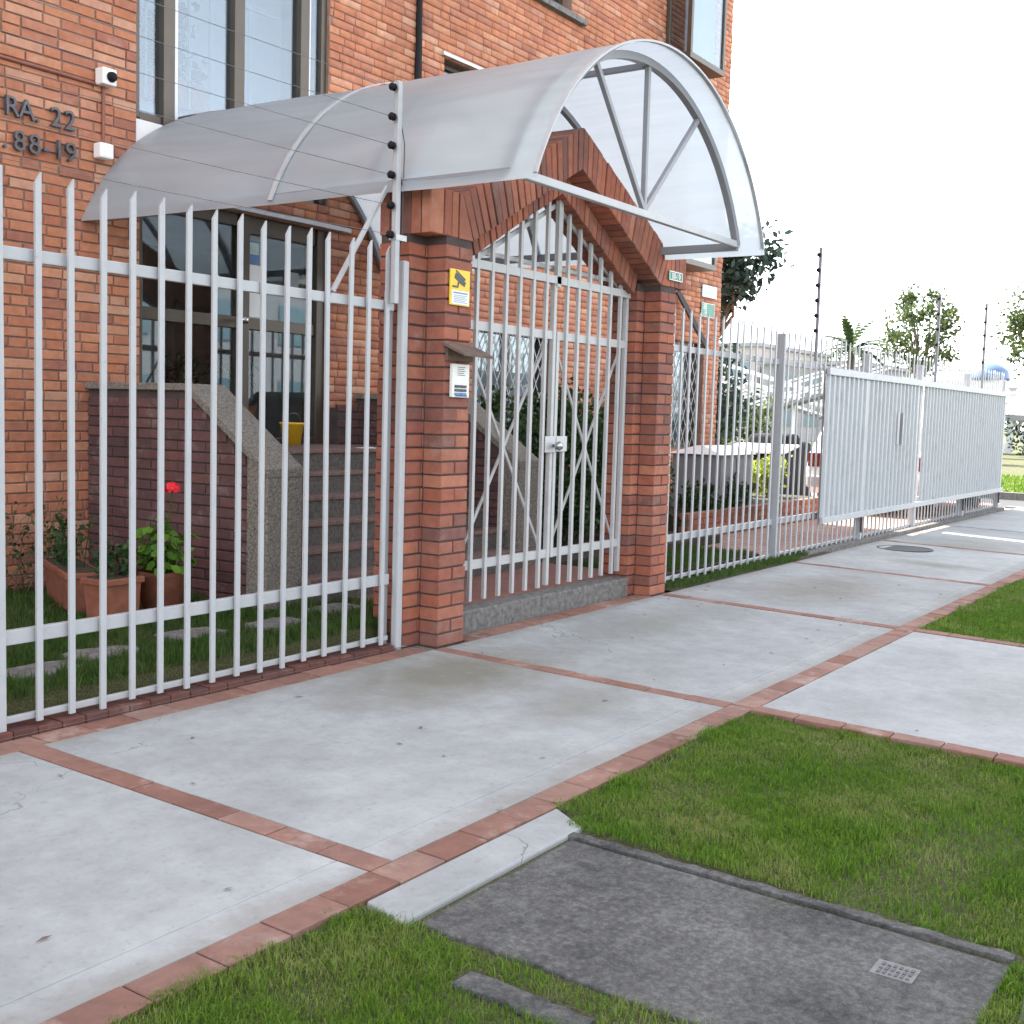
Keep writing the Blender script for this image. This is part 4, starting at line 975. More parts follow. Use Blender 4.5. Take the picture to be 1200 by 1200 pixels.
for k in range(5): b.box((-.035, -.0215, .030 + k * .011), (.035 - .01 * (k % 2), -.0203, .0335 + k * .011))
b.build('printed_lines', 'ink', ic)
b = MB(); b.box((-.050, -.0215, -.090), (.06, -.0203, -.083)); b.build('printed_strip', 'inkblue', ic)
hd = MB(); hd.hexa([(.125, -.30, 1.655), (.42, -.30, 1.648), (.42, -.146, 1.712), (.125, -.146, 1.716), (.125, -.30, 1.668), (.42, -.30, 1.661), (.42, -.146, 1.728), (.125, -.146, 1.732)])
hd.box((.15, -.17, 1.63), (.40, -.15, 1.70)); tag(hd.build('intercom_hood', 'wood'), 'weathered brown wooden hood jutting out above the intercom panel', 'hood')
def plaque(x0, x1, z0, z1, y, mat, label, lines, cat='plaque'):
    t = thing('address_plaque', label, cat, ((x0 + x1) / 2, y, (z0 + z1) / 2)); w_, h_ = (x1 - x0) / 2, (z1 - z0) / 2
    b = MB(); b.box((-w_, -.004, -h_), (w_, .006, h_)); b.build('board', mat, t)
    bd = MB()
    for a, c in (((-w_, -.006, h_ - .006), (w_, -.0042, h_)), ((-w_, -.006, -h_), (w_, -.0042, -h_ + .006)), ((-w_, -.006, -h_ + .006), (-w_ + .006, -.0042, h_ - .006)), ((w_ - .006, -.006, -h_ + .006), (w_, -.0042, h_ - .006))): bd.box(a, c)
    bd.build('border', 'signwhite', t)
    for s, size, x, z in lines:
        o = obj('numerals', text_mesh(s, size, .001), 'signwhite', t); o.location = (x, -.006, z); o.rotation_euler = (pi / 2, 0, 0)
plaque(2.868, 3.088, 2.372, 2.44, YF - .010, 'green', 'small green street number plaque on the right end of the brick arch', [('88-19', .062, 0, -.022)])
plaque(9.24, 9.69, 2.945, 3.10, YW - .022, 'pale', 'pale blank looking plaque high on the brick wall near its corner', [])
plaque(9.235, 9.635, 2.685, 2.868, YW - .022, 'green', 'green numbered plaque below the pale plaque near the wall corner', [('88', .11, -.10, .005), ('19', .11, -.10, -.08)])

# ================================================================== POTS AND PLANTS
def leafcloud(n, cfun, size, seed, flat=0.0, quad=True, aspect=.6):
    r = np.random.default_rng(seed); P = cfun(r, n); n = len(P)
    d = r.normal(size=(n, 3)); d[:, 2] = d[:, 2] * (1 - flat) ; d /= np.linalg.norm(d, axis=1)[:, None] + 1e-9
    u = np.cross(d, r.normal(size=(n, 3))); u /= np.linalg.norm(u, axis=1)[:, None] + 1e-9
    s = size * r.uniform(.6, 1.3, n)[:, None]
    V = np.empty((n, 4, 3)); V[:, 0] = P - d * s * .5; V[:, 1] = P + u * s * aspect * .5; V[:, 2] = P + d * s * .5; V[:, 3] = P - u * s * aspect * .5
    F = np.arange(n)[:, None] * 4 + np.array([[0, 1, 2, 3]])
    return V.reshape(-1, 3), F, np.repeat(r.uniform(0, 1, n), 4)
def ellipsoid_clumps(c, rad, nc, cr, seed, hollow=.45):
    r0 = np.random.default_rng(seed); d = r0.normal(size=(nc, 3)); d /= np.linalg.norm(d, axis=1)[:, None]
    cc = np.array(c) + d * (r0.uniform(hollow, 1, nc) ** .6)[:, None] * np.array(rad); cs_ = cr * r0.uniform(.55, 1.3, nc)
    def f(r, n):
        k = r.integers(0, nc, n); q = r.normal(size=(n, 3)) * .5
        return cc[k] + q * cs_[k][:, None]
    return f, cc
def local(v, o): return v - np.array(o)
# round terracotta pot with geranium
gp = (-.68, 1.24, GZ)
t = thing('geranium_pot', 'round terracotta pot of bright green geranium with one red flower head', 'potted plant', gp)
b = MB(); b.lathe([(.108, 0), (.140, .235), (.147, .24), (.147, .265), (.132, .265), (.128, .225), (0, .225)], (0, 0, 0), 26); b.build('pot', 'terracotta', t, 0, True)
r = random.Random(3); Vs, Fs, Rs = [], [], []; off = 0; sb = MB()
for k in range(85):
    a = r.uniform(0, 2 * pi); rr = .19 * sqrt(r.random()); zz = .27 + r.uniform(0, .30) * (1 - .35 * rr / .19) + (.06 if rr < .08 else 0)
    c = Vector((rr * cos(a), rr * sin(a), zz)); nrm = Vector((cos(a) * .6 + r.uniform(-.5, .5), sin(a) * .6 + r.uniform(-.5, .5), .8)).normalized()
    u = nrm.orthogonal().normalized(); v_ = nrm.cross(u); sz = r.uniform(.022, .042); n = 11
    Vs.append(c - nrm * .006); 
    for j in range(n):
        q_ = sz * (1 + .13 * cos(5 * 2 * pi * j / n)); Vs.append(c + (u * cos(2 * pi * j / n) + v_ * sin(2 * pi * j / n)) * q_ + nrm * r.uniform(-.003, .005))
    for j in range(n): Fs.append((off, off + 1 + j, off + 1 + (j + 1) % n))
    Rs += [r.random()] * (n + 1); off += n + 1
    sb.tube([(rr * .3 * cos(a), rr * .3 * sin(a), .22), tuple(c * .75 + Vector((0, 0, .05))), tuple(c - nrm * .006)], .003, 5, False)
obj('leaves', npmesh('leaves', [tuple(x) for x in Vs], Fs, Rs), 'gerleaf', t); sb.build('stems', 'gerleaf', t)
fh = MB(); fc = Vector((.055, -.02, .735)); fh.tube([(.02, 0, .35), (.04, -.01, .55), tuple(fc)], .0035, 6)
fh.build('flower_stem', 'gerleaf', t); fh = MB()
for k in range(70):
    a = r.uniform(0, 2 * pi); e = r.uniform(-.2, 1.5); n_ = Vector((cos(a) * cos(e), sin(a) * cos(e), sin(e) * .8)); c = fc + n_ * .042; u = n_.orthogonal().normalized(); v_ = n_.cross(u); s_ = .016
    fh.add([c + (u * cos(2 * pi * j / 5 + k) + v_ * sin(2 * pi * j / 5 + k)) * s_ + n_ * r.uniform(-.006, .006) for j in range(5)], [(0, 1, 2, 3, 4)])
fh.build('flower_head', 'petal', t)
def trough(loc, L, W, H, rot, label, seed, tall):
    t = thing('planter_trough', label, 'planter', loc); t.rotation_euler = (0, 0, rot)
    b = MB(); b.hexa([(-L / 2 * .93, -W / 2 * .8, 0), (L / 2 * .93, -W / 2 * .8, 0), (L / 2 * .93, W / 2 * .8, 0), (-L / 2 * .93, W / 2 * .8, 0), (-L / 2, -W / 2, H), (L / 2, -W / 2, H), (L / 2, W / 2, H), (-L / 2, W / 2, H)]); b.build('trough', 'terracotta', t, .006)
    b = MB(); b.box((-L / 2 - .012, -W / 2 - .012, H - .028), (L / 2 + .012, W / 2 + .012, H + .006)); b.build('rim', 'terracotta', t, .005)
    b = MB(); b.box((-L / 2 + .012, -W / 2 + .012, H + .0062), (L / 2 - .012, W / 2 - .012, H + .012)); b.build('soil', 'soil', t)
    rr = random.Random(seed); sm_ = MB(); pts = []
    for k in range(15):
        x, y = rr.uniform(-L * .42, L * .42), rr.uniform(-W * .3, W * .3); h = rr.uniform(.08, tall); dx, dy = rr.uniform(-.08, .08), rr.uniform(-.06, .06)
        P = [(x, y, H), (x + dx * .4, y + dy * .4, H + h * .5), (x + dx, y + dy, H + h)]; sm_.tube(P, [.004, .003, .0015], 5, False)
        for j in range(12): 
            q_ = rr.random() ** .6; pts.append((x + dx * q_ + rr.uniform(-.03, .03), y + dy * q_ + rr.uniform(-.03, .03), H + h * q_))
    sm_.build('stems', 'hedge', t); pts = np.array(pts)
    v, f, r_ = leafcloud(len(pts), lambda r, n: pts, .045, seed); obj('leaves', npmesh('leaves', v, f, r_), 'hedge', t)
trough((-1.05, 1.20, GZ), .25, .18, .26, .05, 'terracotta trough of low grey green plants beside the geranium pot', 11, .2)
trough((-.84, 1.86, GZ), .70, .20, .24, 1.15, 'long terracotta trough of straggly plants set at an angle by the brick wall', 12, .34)
t = thing('climbing_shrub', 'thin straggly climbing shrub against the orange brick wall', 'shrub', (-1.02, 2.45, GZ)); sm_ = MB(); pts = []; rr = random.Random(5)
for k in range(26):
    P = [(rr.uniform(-.35, .35), rr.uniform(-.1, .05), 0)]; d = Vector((rr.uniform(-.6, .6), rr.uniform(-.2, .05), 1)).normalized()
    for j in range(7):
        d = (d + Vector((rr.uniform(-.5, .5), rr.uniform(-.2, .2), rr.uniform(-.3, .15)))).normalized(); P.append(tuple(Vector(P[-1]) + d * .09))
        if rr.random() < .8 and j > 1: 
            for _ in range(3): pts.append((P[-1][0] + rr.uniform(-.03, .03), P[-1][1] + rr.uniform(-.03, .03), P[-1][2] + rr.uniform(-.03, .03)))
    sm_.tube(P, [.004 - .0004 * i for i in range(len(P))], 5, False)
sm_.build('stems', 'bark', t); pts = np.array(pts); v, f, r_ = leafcloud(len(pts), lambda r, n: pts, .04, 8); obj('leaves', npmesh('leaves', v, f, r_), 'hedge', t)
# yellow bucket, paper, lobby plants
t = thing('bucket', 'yellow plastic bucket with wire handle standing by the entrance door', 'bucket', (1.60, 2.47, 1.041))
b = MB(); b.lathe([(.070, 0), (.092, .16), (.098, .162), (.098, .178), (.090, .178), (.068, .012), (0, .012)], (0, 0, 0), 22); b.build('body', 'yellow', t, 0, True)
b = MB(); b.tube([(.092 * cos(a), -.02 * sin(a), .168 + .085 * sin(a)) for a in [pi * i / 14 for i in range(15)]], .003, 6); b.build('handle', 'wire', t)
b = MB(); b.hexa([(1.62, 1.76, 1.042), (1.78, 1.74, 1.042), (1.82, 1.83, 1.042), (1.66, 1.85, 1.042), (1.62, 1.76, 1.045), (1.78, 1.74, 1.046), (1.82, 1.83, 1.048), (1.66, 1.85, 1.045)])
tag(b.build('paper_sheet', 'paper'), 'white sheet of paper lying on the top step', 'paper')
def dracaena(loc, label, seed, h, pot):
    t = thing('lobby_plant', label, 'potted plant', loc); b = MB(); b.lathe([(.12, 0), (.17, .30), (.16, .30), (0, .27)], (0, 0, 0), 20); b.build('pot', pot, t, 0, True)
    rr = random.Random(seed); lf = MB(); Rn = []
    for s in range(3):
        x, y = rr.uniform(-.06, .06), rr.uniform(-.06, .06); tz = h * rr.uniform(.7, 1)
        lf.tube([(x, y, .27), (x * 1.5, y * 1.5, tz)], .012, 6)
        for k in range(26):
            a = rr.uniform(0, 2 * pi); L = rr.uniform(.22, .36); e = rr.uniform(-.2, 1.2); zz = tz - rr.uniform(0, .18)
            p0 = Vector((x * 1.5, y * 1.5, zz)); d = Vector((cos(a), sin(a), 0)); p1 = p0 + d * L * .5 * cos(e) + Vector((0, 0, L * .5 * sin(e))); p2 = p1 + d * L * .5 * cos(e - .9) + Vector((0, 0, L * .5 * sin(e - .9)))
            sd = Vector((-sin(a), cos(a), 0)) * .016
            lf.add([p0 - sd * .4, p0 + sd * .4, p1 + sd, p1 - sd, p2], [(0, 1, 2, 3), (3, 2, 4)])
    me = lf.mesh('leaves'); me.attributes.new('rnd', 'FLOAT', 'POINT').data.foreach_set('value', [rr.random() for _ in range(len(me.vertices))]); obj('leaves', me, 'hedge', t)
dracaena((1.02, 3.15, 1.041), 'dark leaved potted plant inside the lobby left of the door mullion', 4, .75, 'black'); dracaena((1.55, 3.05, 1.041), 'spiky potted plant in red pot behind the entrance door glass', 6, .8, 'terracotta')
# plant and railing set inside to imitate a reflection in the upper window
t = thing('reflected_plant', 'leafy plant in terracotta trough imitating a reflection in the tall upper window', 'potted plant', (.95, YW + .5, 3.55))
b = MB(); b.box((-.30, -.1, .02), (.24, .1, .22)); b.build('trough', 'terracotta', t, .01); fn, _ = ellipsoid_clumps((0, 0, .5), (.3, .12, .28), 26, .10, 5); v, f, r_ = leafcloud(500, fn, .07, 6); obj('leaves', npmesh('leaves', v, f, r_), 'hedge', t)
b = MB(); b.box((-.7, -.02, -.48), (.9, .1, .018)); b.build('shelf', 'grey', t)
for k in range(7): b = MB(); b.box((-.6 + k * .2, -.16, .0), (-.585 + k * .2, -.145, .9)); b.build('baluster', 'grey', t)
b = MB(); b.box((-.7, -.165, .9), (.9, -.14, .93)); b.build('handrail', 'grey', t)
# hedge behind the gate
def bush(name, label, c, rad, nc, cr, nl, ls, mat, seed, cat='bush', group=None, base=GZ):
    t = thing(name, label, cat, (c[0], c[1], base), group); fn, cc = ellipsoid_clumps((0, 0, c[2] - base), rad, nc, cr, seed, .25)
    v, f, r_ = leafcloud(nl, fn, ls, seed); v[:, 2] = np.maximum(v[:, 2], .01); obj('foliage', npmesh('foliage', v, f, r_), mat, t)
    b = MB()
    for q_ in cc[::3]: b.tube([(q_[0] * .15, q_[1] * .15, -.02), (q_[0] * .5, q_[1] * .5, max(.05, q_[2] * .5)), tuple(q_)], [.014, .009, .004], 5, False)
    b.build('branches', 'bark', t); return t
bush('hedge_bush', 'dense dark green bush directly behind the bar gate', (3.30, 1.62, .82), (.46, .42, .66), 80, .17, 9500, .06, 'hedge', 21)
bush('hedge_bush', 'dark green bush under the lattice window behind the gate', (4.15, 1.60, .85), (.62, .45, .68), 100, .18, 12000, .06, 'hedge', 22)
bush('hedge_bush', 'tall dark bush at the right end of the hedge behind gate', (5.15, 1.55, .82), (.62, .45, .66), 90, .18, 10000, .06, 'hedge', 23)
bush('low_shrub', 'low shrub at the foot of the grey utility cabinet', (7.6, 1.55, .42), (.9, .25, .22), 40, .12, 2600, .06, 'hedge', 24)
bush('low_shrub', 'yellow green leafy shrub beside the dark kiosk', (10.35, 2.0, .55), (.35, .3, .28), 26, .12, 1300, .07, 'yellowleaf', 25)
b = MB(); b.box((2.95, .9, -.2), (6.4, 2.6, GZ)); b.box((3.2, .13, -.2), (5.6, .9, .05)); struct(b.build('side_garden', 'soil'))
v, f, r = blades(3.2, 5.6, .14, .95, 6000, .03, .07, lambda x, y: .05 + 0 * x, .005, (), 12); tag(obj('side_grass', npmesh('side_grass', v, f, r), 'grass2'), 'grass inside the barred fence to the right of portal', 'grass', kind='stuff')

# ================================================================== RIGHT FENCE, CORRUGATED GATE
fr_ = thing('bar_fence', 'long white bar fence running from the portal along the pavement towards the street corner', 'fence', (9, 0, 0))
x = 3.305; k = 0
while x < 15.25:
    o = obj('bar', barme, 'white', fr_); o.location = (x - 9, 0, jit(.01) - .02); o.rotation_euler = (jit(.004), jit(.004), jit(.05)); x += .1526; k += 1
for (z0, z1) in ((1.872, 1.922), (.342, .398), (.030, .056)):
    b = MB(); b.box((3.19, .0175, z0), (15.3, .047, z1)); child(b, 'rail', 'white', fr_, .003)
for xx, z1, wd in ((5.60, 2.165, .045), (8.17, 2.12, .05), (10.35, 2.1, .05), (12.9, 2.1, .05), (15.27, 2.1, .07)):
    b = MB(); b.box((xx - wd / 2, -.03, -.03), (xx + wd / 2, .055, z1)); child(b, 'post', 'greypost' if xx < 6 else 'panel', fr_, .004)
cgate = thing('sheet_metal_gate', 'pale grey ribbed sheet metal gate panels fixed over the white bars', 'gate', (11, -.07, 0))
for a, c in ((6.68, 8.14), (8.14, 10.16), (10.40, 12.87), (12.87, 15.23)):  # slit between second and third panels added to let a sun streak through
    b = MB(); zb, zt = .30, 1.885
    b.box((a, -.062, zb), (c - .008, -.056, zt)); child(b, 'sheet', 'panel', cgate)
    x = a + .05
    while x < c - .06:
        b = MB(); b.hexa([(x - .022, -.063, zb), (x + .022, -.063, zb), (x + .014, -.084, zb), (x - .014, -.084, zb), (x - .022, -.063, zt), (x + .022, -.063, zt), (x + .014, -.084, zt), (x - .014, -.084, zt)]); child(b, 'rib', 'panel', cgate); x += .1526
    for (z0, z1) in ((zb - .01, zb + .055), (zt - .06, zt + .012)): b = MB(); b.box((a, -.098, z0), ((10.399 if c == 10.16 else c - .006), -.052, z1)); child(b, 'frame_rail', 'panel', cgate, .003)
    if c != 10.16: b = MB(); b.box((c - .012, -.05, zb - .2), (c + .004, -.03, zt)); child(b, 'joint_post', 'dark', cgate)
b = MB(); b.box((9.15, -.096, 1.10), (9.21, -.088, 1.48)); b.box((9.36, -.096, 1.10), (9.42, -.088, 1.48)); child(b, 'lock_slot', 'greypost', cgate)
epole(6.45, -.02, 1.95, 3.08, 'slim electric fence pole at the near end of the ribbed sheet gate', [3.0, 2.85, 2.7, 2.55, 2.4, 2.25], 'frame_metal', .03)
epole(11.0, -.02, 1.9, 3.06, 'slim electric fence pole behind the middle of ribbed sheet gate', [3.0, 2.8, 2.6, 2.4], 'frame_metal', .035); epole(13.66, -.02, 1.9, 3.18, 'slim electric fence pole near the street corner end of gate', [3.1, 2.9, 2.7, 2.5, 2.3], 'frame_metal', .035)

# ================================================================== YARD AND BACKGROUND
yd = struct(sheet('driveway', 5.6, 16.2, .12, 16, 0, 'tread', None, .03))
def pavermat():
    t = NT('yard_pavers'); p = t.pos(); b = t.n('ShaderNodeTexBrick', Scale=1.0); b.inputs['Brick Width'].default_value = .24; b.inputs['Row Height'].default_value = .12; b.inputs['Mortar Size'].default_value = .006
    b.inputs['Color1'].default_value = (.36, .22, .18, 1); b.inputs['Color2'].default_value = (.43, .28, .23, 1); b.inputs['Mortar'].default_value = (.2, .16, .14, 1); t.l(p, b.inputs['Vector'])
    return t.done(t.principled(t.mix(1.0, b.outputs[0], t.ramp(t.noise(p, 1.2), [(.3, (.8, .8, .8)), (.7, (1.1, 1.1, 1.1))]), 'MULTIPLY'), .85, None, 0, .2))
yd.data.materials.clear(); yd.data.materials.append(pavermat())
# brick planter wall
pw = thing('brick_planter', 'low red brick planter wall in the yard in front of the grey cabinet', 'planter', (8.4, 1.35, .03))
for k in range(4):
    for j in range(18):
        o = obj('brick', brick_mesh(.25, .062, .11, 'pbrick', .005), 'pbrick', pw); o.location = (-1.95 + j * .26 - (.13 if k % 2 else 0) + (.0), -.1 + jit(.003), .005 + k * .072)
b = MB(); b.box((-2.05, -.09, 0), (2.7, .0, .285)); b.build('mortar_core', 'mortar', pw); b = MB(); b.box((-2.05, 0.002, 0), (2.7, 1.2, .25)); b.build('soil', 'soil', pw)
cb = thing('utility_cabinet', 'grey metal utility cabinet with a white pitched roof behind the fence bars', 'cabinet', (8.05, 1.75, .28))
b = MB(); b.box((-.55, -.3, 0), (.40, .3, .64)); b.build('body', 'grey', cb, .01)
b = MB(); b.hexa([(-.60, -.35, .642), (.45, -.35, .642), (.45, .35, .642), (-.60, .35, .642), (-.45, -.05, .74), (.36, -.05, .74), (.36, .05, .74), (-.45, .05, .74)]); b.build('roof', 'boxwhite', cb, .006)
for sgn in (-1, 1): b = MB(); b.box((sgn * .235 - .075 - .215, -.312, .05), (sgn * .235 - .075 + .215, -.301, .60)); d_ = b.build('door', 'grey', cb, .003); b = MB(); b.box((sgn * .05 - .087, -.33, .32), (sgn * .05 - .063, -.313, .42)); b.build('handle', 'dark', d_)
kb = thing('dark_kiosk', 'dark slant roofed kiosk with pale sunlit top standing in the yard', 'kiosk', (12.7, 2.9, .03))
b = MB(); b.hexa([(-.62, -.42, 0), (.85, -.42, 0), (.85, .5, 0), (-.62, .5, 0), (-.62, -.42, .78), (.70, -.42, .98), (.70, .5, .98), (-.62, .5, .78)]); b.build('body', 'black', kb, .06)
b = MB(); b.hexa([(-.05, -.30, .80), (.72, -.30, .90), (.72, .45, .90), (-.05, .45, .80), (.05, -.25, 1.08), (.50, -.25, 1.10), (.50, .4, 1.10), (.05, .4, 1.08)]); b.build('hood', 'black', kb, .04)
b = MB(); b.hexa([(-.68, -.48, .795), (-.02, -.48, .905), (-.02, .56, .905), (-.68, .56, .795), (-.68, -.48, .83), (-.02, -.48, .94), (-.02, .56, .94), (-.68, .56, .83)]); b.build('roof', 'boxwhite', kb, .01)
# parked white car behind the ribbed sheet gate
car = thing('parked_car', 'white parked car mostly hidden behind the ribbed sheet gate', 'car', (13.55, 1.03, .03))
cs_ = [(-2.05, .42), (-2.08, .62), (-2.0, .86), (-1.86, .95), (-1.62, 1.40), (-1.3, 1.48), (.15, 1.46), (.75, 1.0), (1.8, .86), (2.05, .66), (2.08, .4), (1.75, .26), (-1.85, .26)]
b = MB(); n = len(cs_); W0 = .84
vs = []
for yy, sc_ in ((-W0, 0), (-W0 + .0, 1), (W0, 1), (W0, 0)):
    pass
lev = lambda z, s: s * (W0 - max(0, (z - .9)) * .28)
vs = [(x_, lev(z_, -1), z_) for x_, z_ in cs_] + [(x_, lev(z_, 1), z_) for x_, z_ in cs_]
b.add(vs, [tuple(range(n)), tuple(range(2 * n - 1, n - 1, -1))] + [(k, k + n, (k + 1) % n + n, (k + 1) % n) for k in range(n)]); b.build('body', 'carwhite', car, .04)
for s in (-1, 1):
    b = MB(); p4 = [(-1.55, .98), (-1.45, 1.36), (.08, 1.38), (.58, 1.0)]; e = lambda z: s * (W0 - max(0, z - .9) * .28 + .006)
    b.add([(x_, e(z_), z_) for x_, z_ in p4] + [(x_, e(z_) - s * .01, z_) for x_, z_ in p4], [(0, 1, 2, 3), (7, 6, 5, 4)] + [(k, (k + 1) % 4, (k + 1) % 4 + 4, k + 4) for k in range(4)]); b.build('side_window', 'carglass', car)
    b = MB(); b.box((-2.085, s * .72 - .09, .66), (-2.0, s * .72 + .09, .86)); b.build('tail_light', 'taillight', car, .01)
    for x_ in (-1.28, 1.30):
        wl_ = MB(); yy = s * (W0 - .10)
        wl_.tube([(x_, yy - .10, .31), (x_, yy - .085, .31), (x_, yy + .085, .31), (x_, yy + .10, .31)], [.26, .31, .31, .26], 22); wo_ = wl_.build('wheel', 'tyre', car)
        b = MB(); b.tube([(x_, yy + s * .095, .31), (x_, yy + s * .108, .31)], [.19, .17], 18); b.build('rim', 'alu', wo_)
b = MB(); b.hexa([(-1.955, -.66, .93), (-1.955, .66, .93), (-1.885, .66, .955), (-1.885, -.66, .955), (-1.68, -.60, 1.36), (-1.68, .60, 1.36), (-1.62, .60, 1.36), (-1.62, -.60, 1.36)]); b.build('rear_window', 'carglass', car)
b = MB(); b.box((-2.16, -.80, .36), (-2.02, .80, .54)); b.build('bumper', 'alu', car, .03)
b = MB(); b.box((-2.10, -.22, .60), (-2.075, .22, .70)); b.build('number_plate', 'signyellow', car)

def tree(name, label, base, h, c, rad, nc, cr, nl, ls, mat, seed, group=None, tr=.14):
    t = thing(name, label, 'tree', base, group); rr = random.Random(seed); fn, cc = ellipsoid_clumps((c[0], c[1], c[2]), rad, nc, cr, seed, .35)
    b = MB(); top = Vector((c[0] * .6, c[1] * .6, h)); b.tube([(0, 0, -.1), (c[0] * .1 + .04, c[1] * .1, h * .5), tuple(top)], [tr, tr * .75, tr * .55], 9)
    for q_ in cc[::max(1, nc // 16)]: mid = top * .5 + Vector(q_) * .5 + Vector((rr.uniform(-.2, .2), rr.uniform(-.2, .2), rr.uniform(0, .3))); b.tube([tuple(top * .92), tuple(mid), tuple(q_)], [tr * .4, tr * .22, tr * .08], 6, False)
    b.build('trunk', 'bark', t); v, f, r_ = leafcloud(nl, fn, ls, seed); obj('crown', npmesh('crown', v, f, r_), mat, t); return t
tree('leafy_tree', 'dark leafy tree overhanging just past the brick building corner', (14.3, 5.3, .0), 2.6, (-.9, -1.15, 4.0), (1.0, .72, .75), 36, .26, 2600, .15, 'darktree', 31)
tree('leafy_tree', 'dark tree in the yard shading the gate, beyond the overhanging tree', (19.0, 6.5, 0), 3.2, (0, 0, 4.6), (2.6, 2.4, 1.7), 40, .5, 0 + 3, .2, 'darktree', 32) if False else None
tree('street_tree', 'airy green street tree rising above the ribbed sheet gate', (38.0, 7.6, 0), 3.0, (0, 0, 4.55), (1.45, 1.2, 1.55), 55, .38, 3000, .17, 'tree', 33)
tree('street_tree', 'green tree at the street corner beyond the fence end', (36.0, 3.35, 0), 3.0, (0, 0, 4.45), (.9, 1.05, 1.5), 50, .38, 3000, .17, 'tree', 34)
tree('street_tree', 'low wide dark tree behind the fence bars in the yard', (24.0, 12.5, 0), 1.4, (0, 0, 2.2), (2.0, 2.6, 1.3), 60, .45, 4200, .2, 'tree', 35)
tree('street_tree', 'small tree between yard and pale far building', (22.5, 8.6, 0), 1.2, (0, 0, 2.0), (1.0, 1.4, 1.2), 40, .4, 2600, .18, 'darktree', 36)
# palm
t = thing('palm_tree', 'small palm with drooping fronds behind the white bars', 'palm', (30.0, 7.45, 0)); b = MB(); b.tube([(0, 0, 0), (.1, 0, 1.6), (.05, 0, 3.5)], [.16, .12, .10], 9); b.build('trunk', 'bark', t); rr = random.Random(9)
for k in range(26):
    a = rr.uniform(0, 2 * pi); e = rr.uniform(.1, 1.25); L = rr.uniform(1.0, 1.5); b = MB(); p = Vector((.05, 0, 3.5)); d = Vector((cos(a) * cos(e), sin(a) * cos(e), sin(e)))
    for j in range(9):
        q_ = p + d * L / 9; sd = d.cross(Vector((0, 0, 1))).normalized() if abs(d.z) < .99 else Vector((1, 0, 0)); w_ = .16 * sin(pi * (j + 1.2) / 10.5)
        for s_ in (-1, 1): b.add([p, q_, q_ + sd * s_ * w_ + d * .08 - Vector((0, 0, .05)), p + sd * s_ * w_ * .9 + d * .12 - Vector((0, 0, .05))], [(0, 1, 2, 3)])
        p = q_; d = (d + Vector((0, 0, -.13))).normalized()
    b.build('frond', 'tree', t)
# terrace added across the street, out of view, to shape the pane reflections
opp = thing('opposite_terrace', 'unseen row of pale grey houses added across the street to shape window reflections', 'building', (0, -24, -.3))
b = MB(); b.box((-34, -8, 0), (40, 0, 6.4)); b.build('wall', 'grey', opp); b = MB(); b.box((-34.3, -8.3, 6.4), (40.3, .4, 6.65)); b.build('roof', 'kerb', opp)
for i in range(2):
    for k in range(18):
        b = MB(); b.box((-32 + k * 4, .01, 1.1 + i * 2.9), (-30.2 + k * 4, .06, 2.6 + i * 2.9)); b.build('window', 'carglass', opp)
# street, far lawn, far buildings, footbridge, blue dome kiosk
struct(sheet('street', 16.2, 19.0, -60, 120, 0, 'asphalt', None, -.06))
b = MB(); b.box((15.95, -60, -.3), (16.2, .0, .0 + 0)); struct(b.build('kerb', 'kerb')); b = MB(); b.box((19.0, -60, -.3), (19.2, 120, .08)); struct(b.build('kerb', 'kerb'))
struct(sheet('far_lawn', 19.2, 120, -60, 120, 0, 'turf', None, .03))
v, f, r = blades(19.3, 27, -1.0, 3.5, 700, .05, .12, lambda x, y: .03 + 0 * x, .03, (), 15); tag(obj('far_grass', npmesh('far_grass', v, f, r), 'grass'), 'sunlit lawn across the street corner', 'grass', kind='stuff')
def farbuild(loc, sx, sy, h, mat, label, nz, nx):
    t = thing('far_building', label, 'building', loc); b = MB(); b.box((0, 0, 0), (sx, sy, h)); b.build('wall', mat, t)
    b = MB(); b.box((-.3, -.3, h), (sx + .3, sy + .3, h + .25)); b.build('roof', 'fargrey', t)
    for i in range(nz):
        for k in range(nx):
            z0 = 1.0 + i * (h - .8) / nz; y0_ = .5 + k * (sy - 1) / nx; wv = (sy - 1) / nx * .55
            b = MB(); b.box((-.06, y0_, z0), (-.01, y0_ + wv, z0 + (h - .8) / nz * .55)); wn = b.build('window', 'carglass', t)
            x0_ = .5 + k * (sx - 1) / nx; b = MB(); b.box((x0_, -.06, z0), (x0_ + (sx - 1) / nx * .55, -.01, z0 + (h - .8) / nz * .55)); b.build('window', 'carglass', t)
farbuild((70, 27, 0), 14, 9, 6.2, 'farwall', 'pale brown far building seen between the fence bars', 2, 3)
farbuild((66, 19, 0), 12, 6, 4.8, 'fargrey', 'low grey far building behind the palm and fence bars', 2, 3)
br = thing('footbridge', 'white steel footbridge with railings and slanted legs beyond the street corner', 'bridge', (54, 6, 0))
def bb(name, mat, p, q, w_, h_=None): b = MB(); b.bar(p, q, w_, h_); return child(b, name, mat, br)
bb('deck', 'bridgedeck', (54, -14, 1.75), (54, 9.5, 1.75), 2.2, .28); bb('deck', 'bridge', (56, -14, 3.35), (56, 12, 3.35), 2.2, .3)
for xx, zz in ((54.9 - 2, 1.9), (55.0, 3.5)):
    for hgt in (.5, 1.0): bb('rail', 'bridge', (xx, -14, zz + hgt), (xx, 11.5, zz + hgt), .09)
    for k in range(42): y = -14 + k * .62; bb('baluster', 'bridge', (xx, y, zz), (xx, y, zz + 1.0), .06)
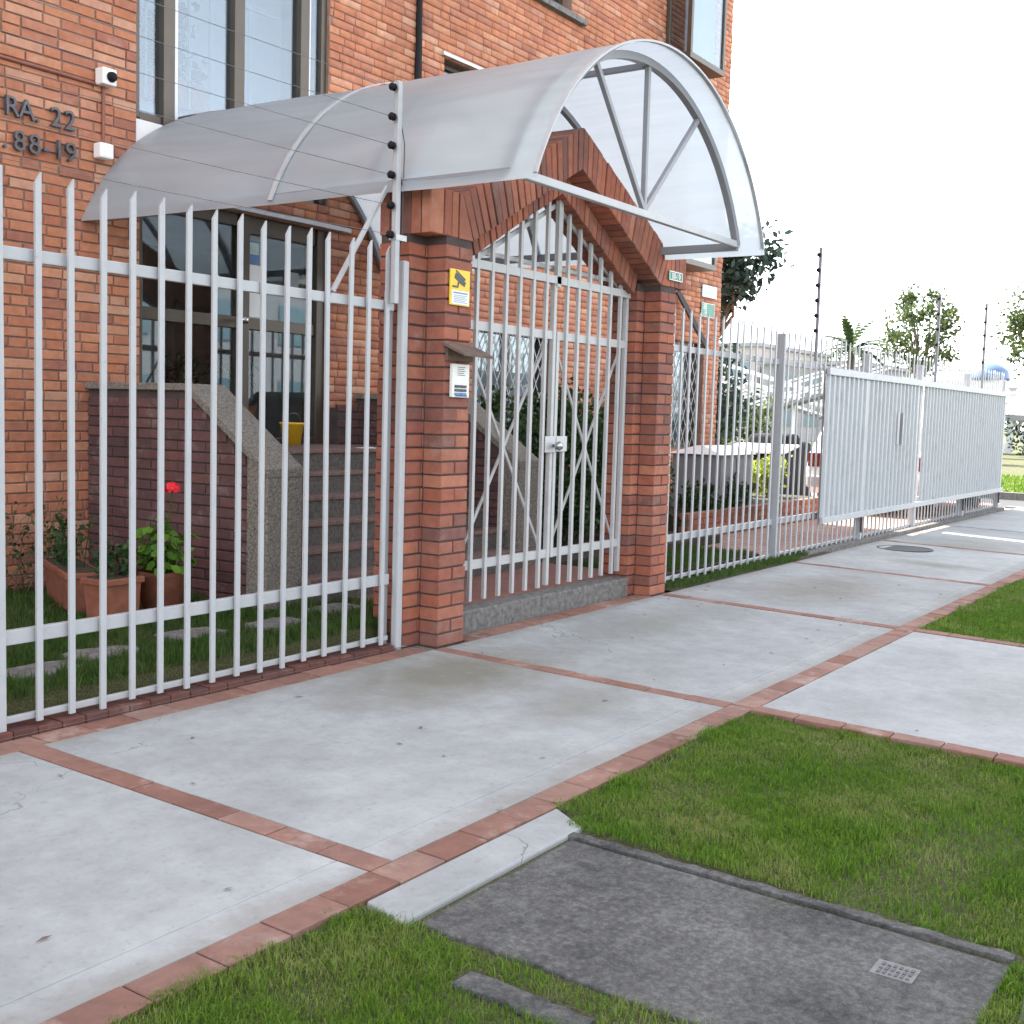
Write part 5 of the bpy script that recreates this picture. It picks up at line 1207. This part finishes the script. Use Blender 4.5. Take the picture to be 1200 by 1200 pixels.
for y in (-4, 1.5, 6.6, 8.0):
    bb('leg', 'bridge', (54, y, 0), (54, y + .9, 1.65), .16); bb('leg', 'bridge', (54, y, 0), (54, y - .9, 1.65), .16); bb('column', 'bridge', (56, y, 0), (56, y, 3.3), .3)
rp = thing('bridge_ramp', 'white steel ramp of the footbridge with lattice railings seen through the bars', 'ramp', (44, 12, 0))
def rb(name, mat, p, q, w_, h_=None): b = MB(); b.bar(p, q, w_, h_); return child(b, name, mat, rp)
for (p, q) in (((44, 21, .2), (44, 10.5, 3.2)), ((46, 10.5, .6), (46, 19, 3.0))):
    p = Vector(p); q = Vector(q); rb('deck', 'bridgedeck', p, q, 1.2, .16)
    for s_ in (-.6, .6):
        for hgt in (.45, .95): rb('rail', 'bridge', p + Vector((s_, 0, hgt)), q + Vector((s_, 0, hgt)), .08)
    for k in range(22):
        m_ = p + (q - p) * (k / 21); rb('baluster', 'bridge', m_ + Vector((-.6, 0, 0)), m_ + Vector((-.6, 0, .95)), .055)
    for k in range(4):
        m_ = p + (q - p) * ((k + .5) / 4); rb('column', 'bridge', Vector((m_.x, m_.y, 0)), m_, .2)
dk = thing('domed_kiosk', 'round kiosk with a blue domed roof beyond the white bars', 'kiosk', (46.0, 7.0, 0))
b = MB(); b.lathe([(.7, 0), (.7, 3.2), (0, 3.2)], (0, 0, 0), 18); b.build('body', 'bridge', dk); b = MB(); b.lathe([(.86, 3.2), (.86, 3.3), (.78, 3.6), (.52, 3.82), (.2, 3.92), (0, 3.94)], (0, 0, 0), 22); b.build('dome', 'dome', dk, 0, True)
bush('roadside_hedge', 'dark clipped hedge under the footbridge deck', (50, 3.0, 1.0), (.7, 5.5, .8), 70, .5, 3800, .2, 'darktree', 41, 'hedge', None, 0.0)
for i, (xx, yy, sy_) in enumerate(((34, 14, 3.2), (33, 17.5, 2.6))):
    bush('roadside_hedge', ('broad green hedge behind the yard beside the ramp', 'taller green hedge at the back of the yard')[i], (xx, yy, 1.2 + .3 * i), (1.0, sy_, 1.1 + .3 * i), 70, .5, 3800, .2, 'tree', 42 + i, 'hedge', None, 0.0)
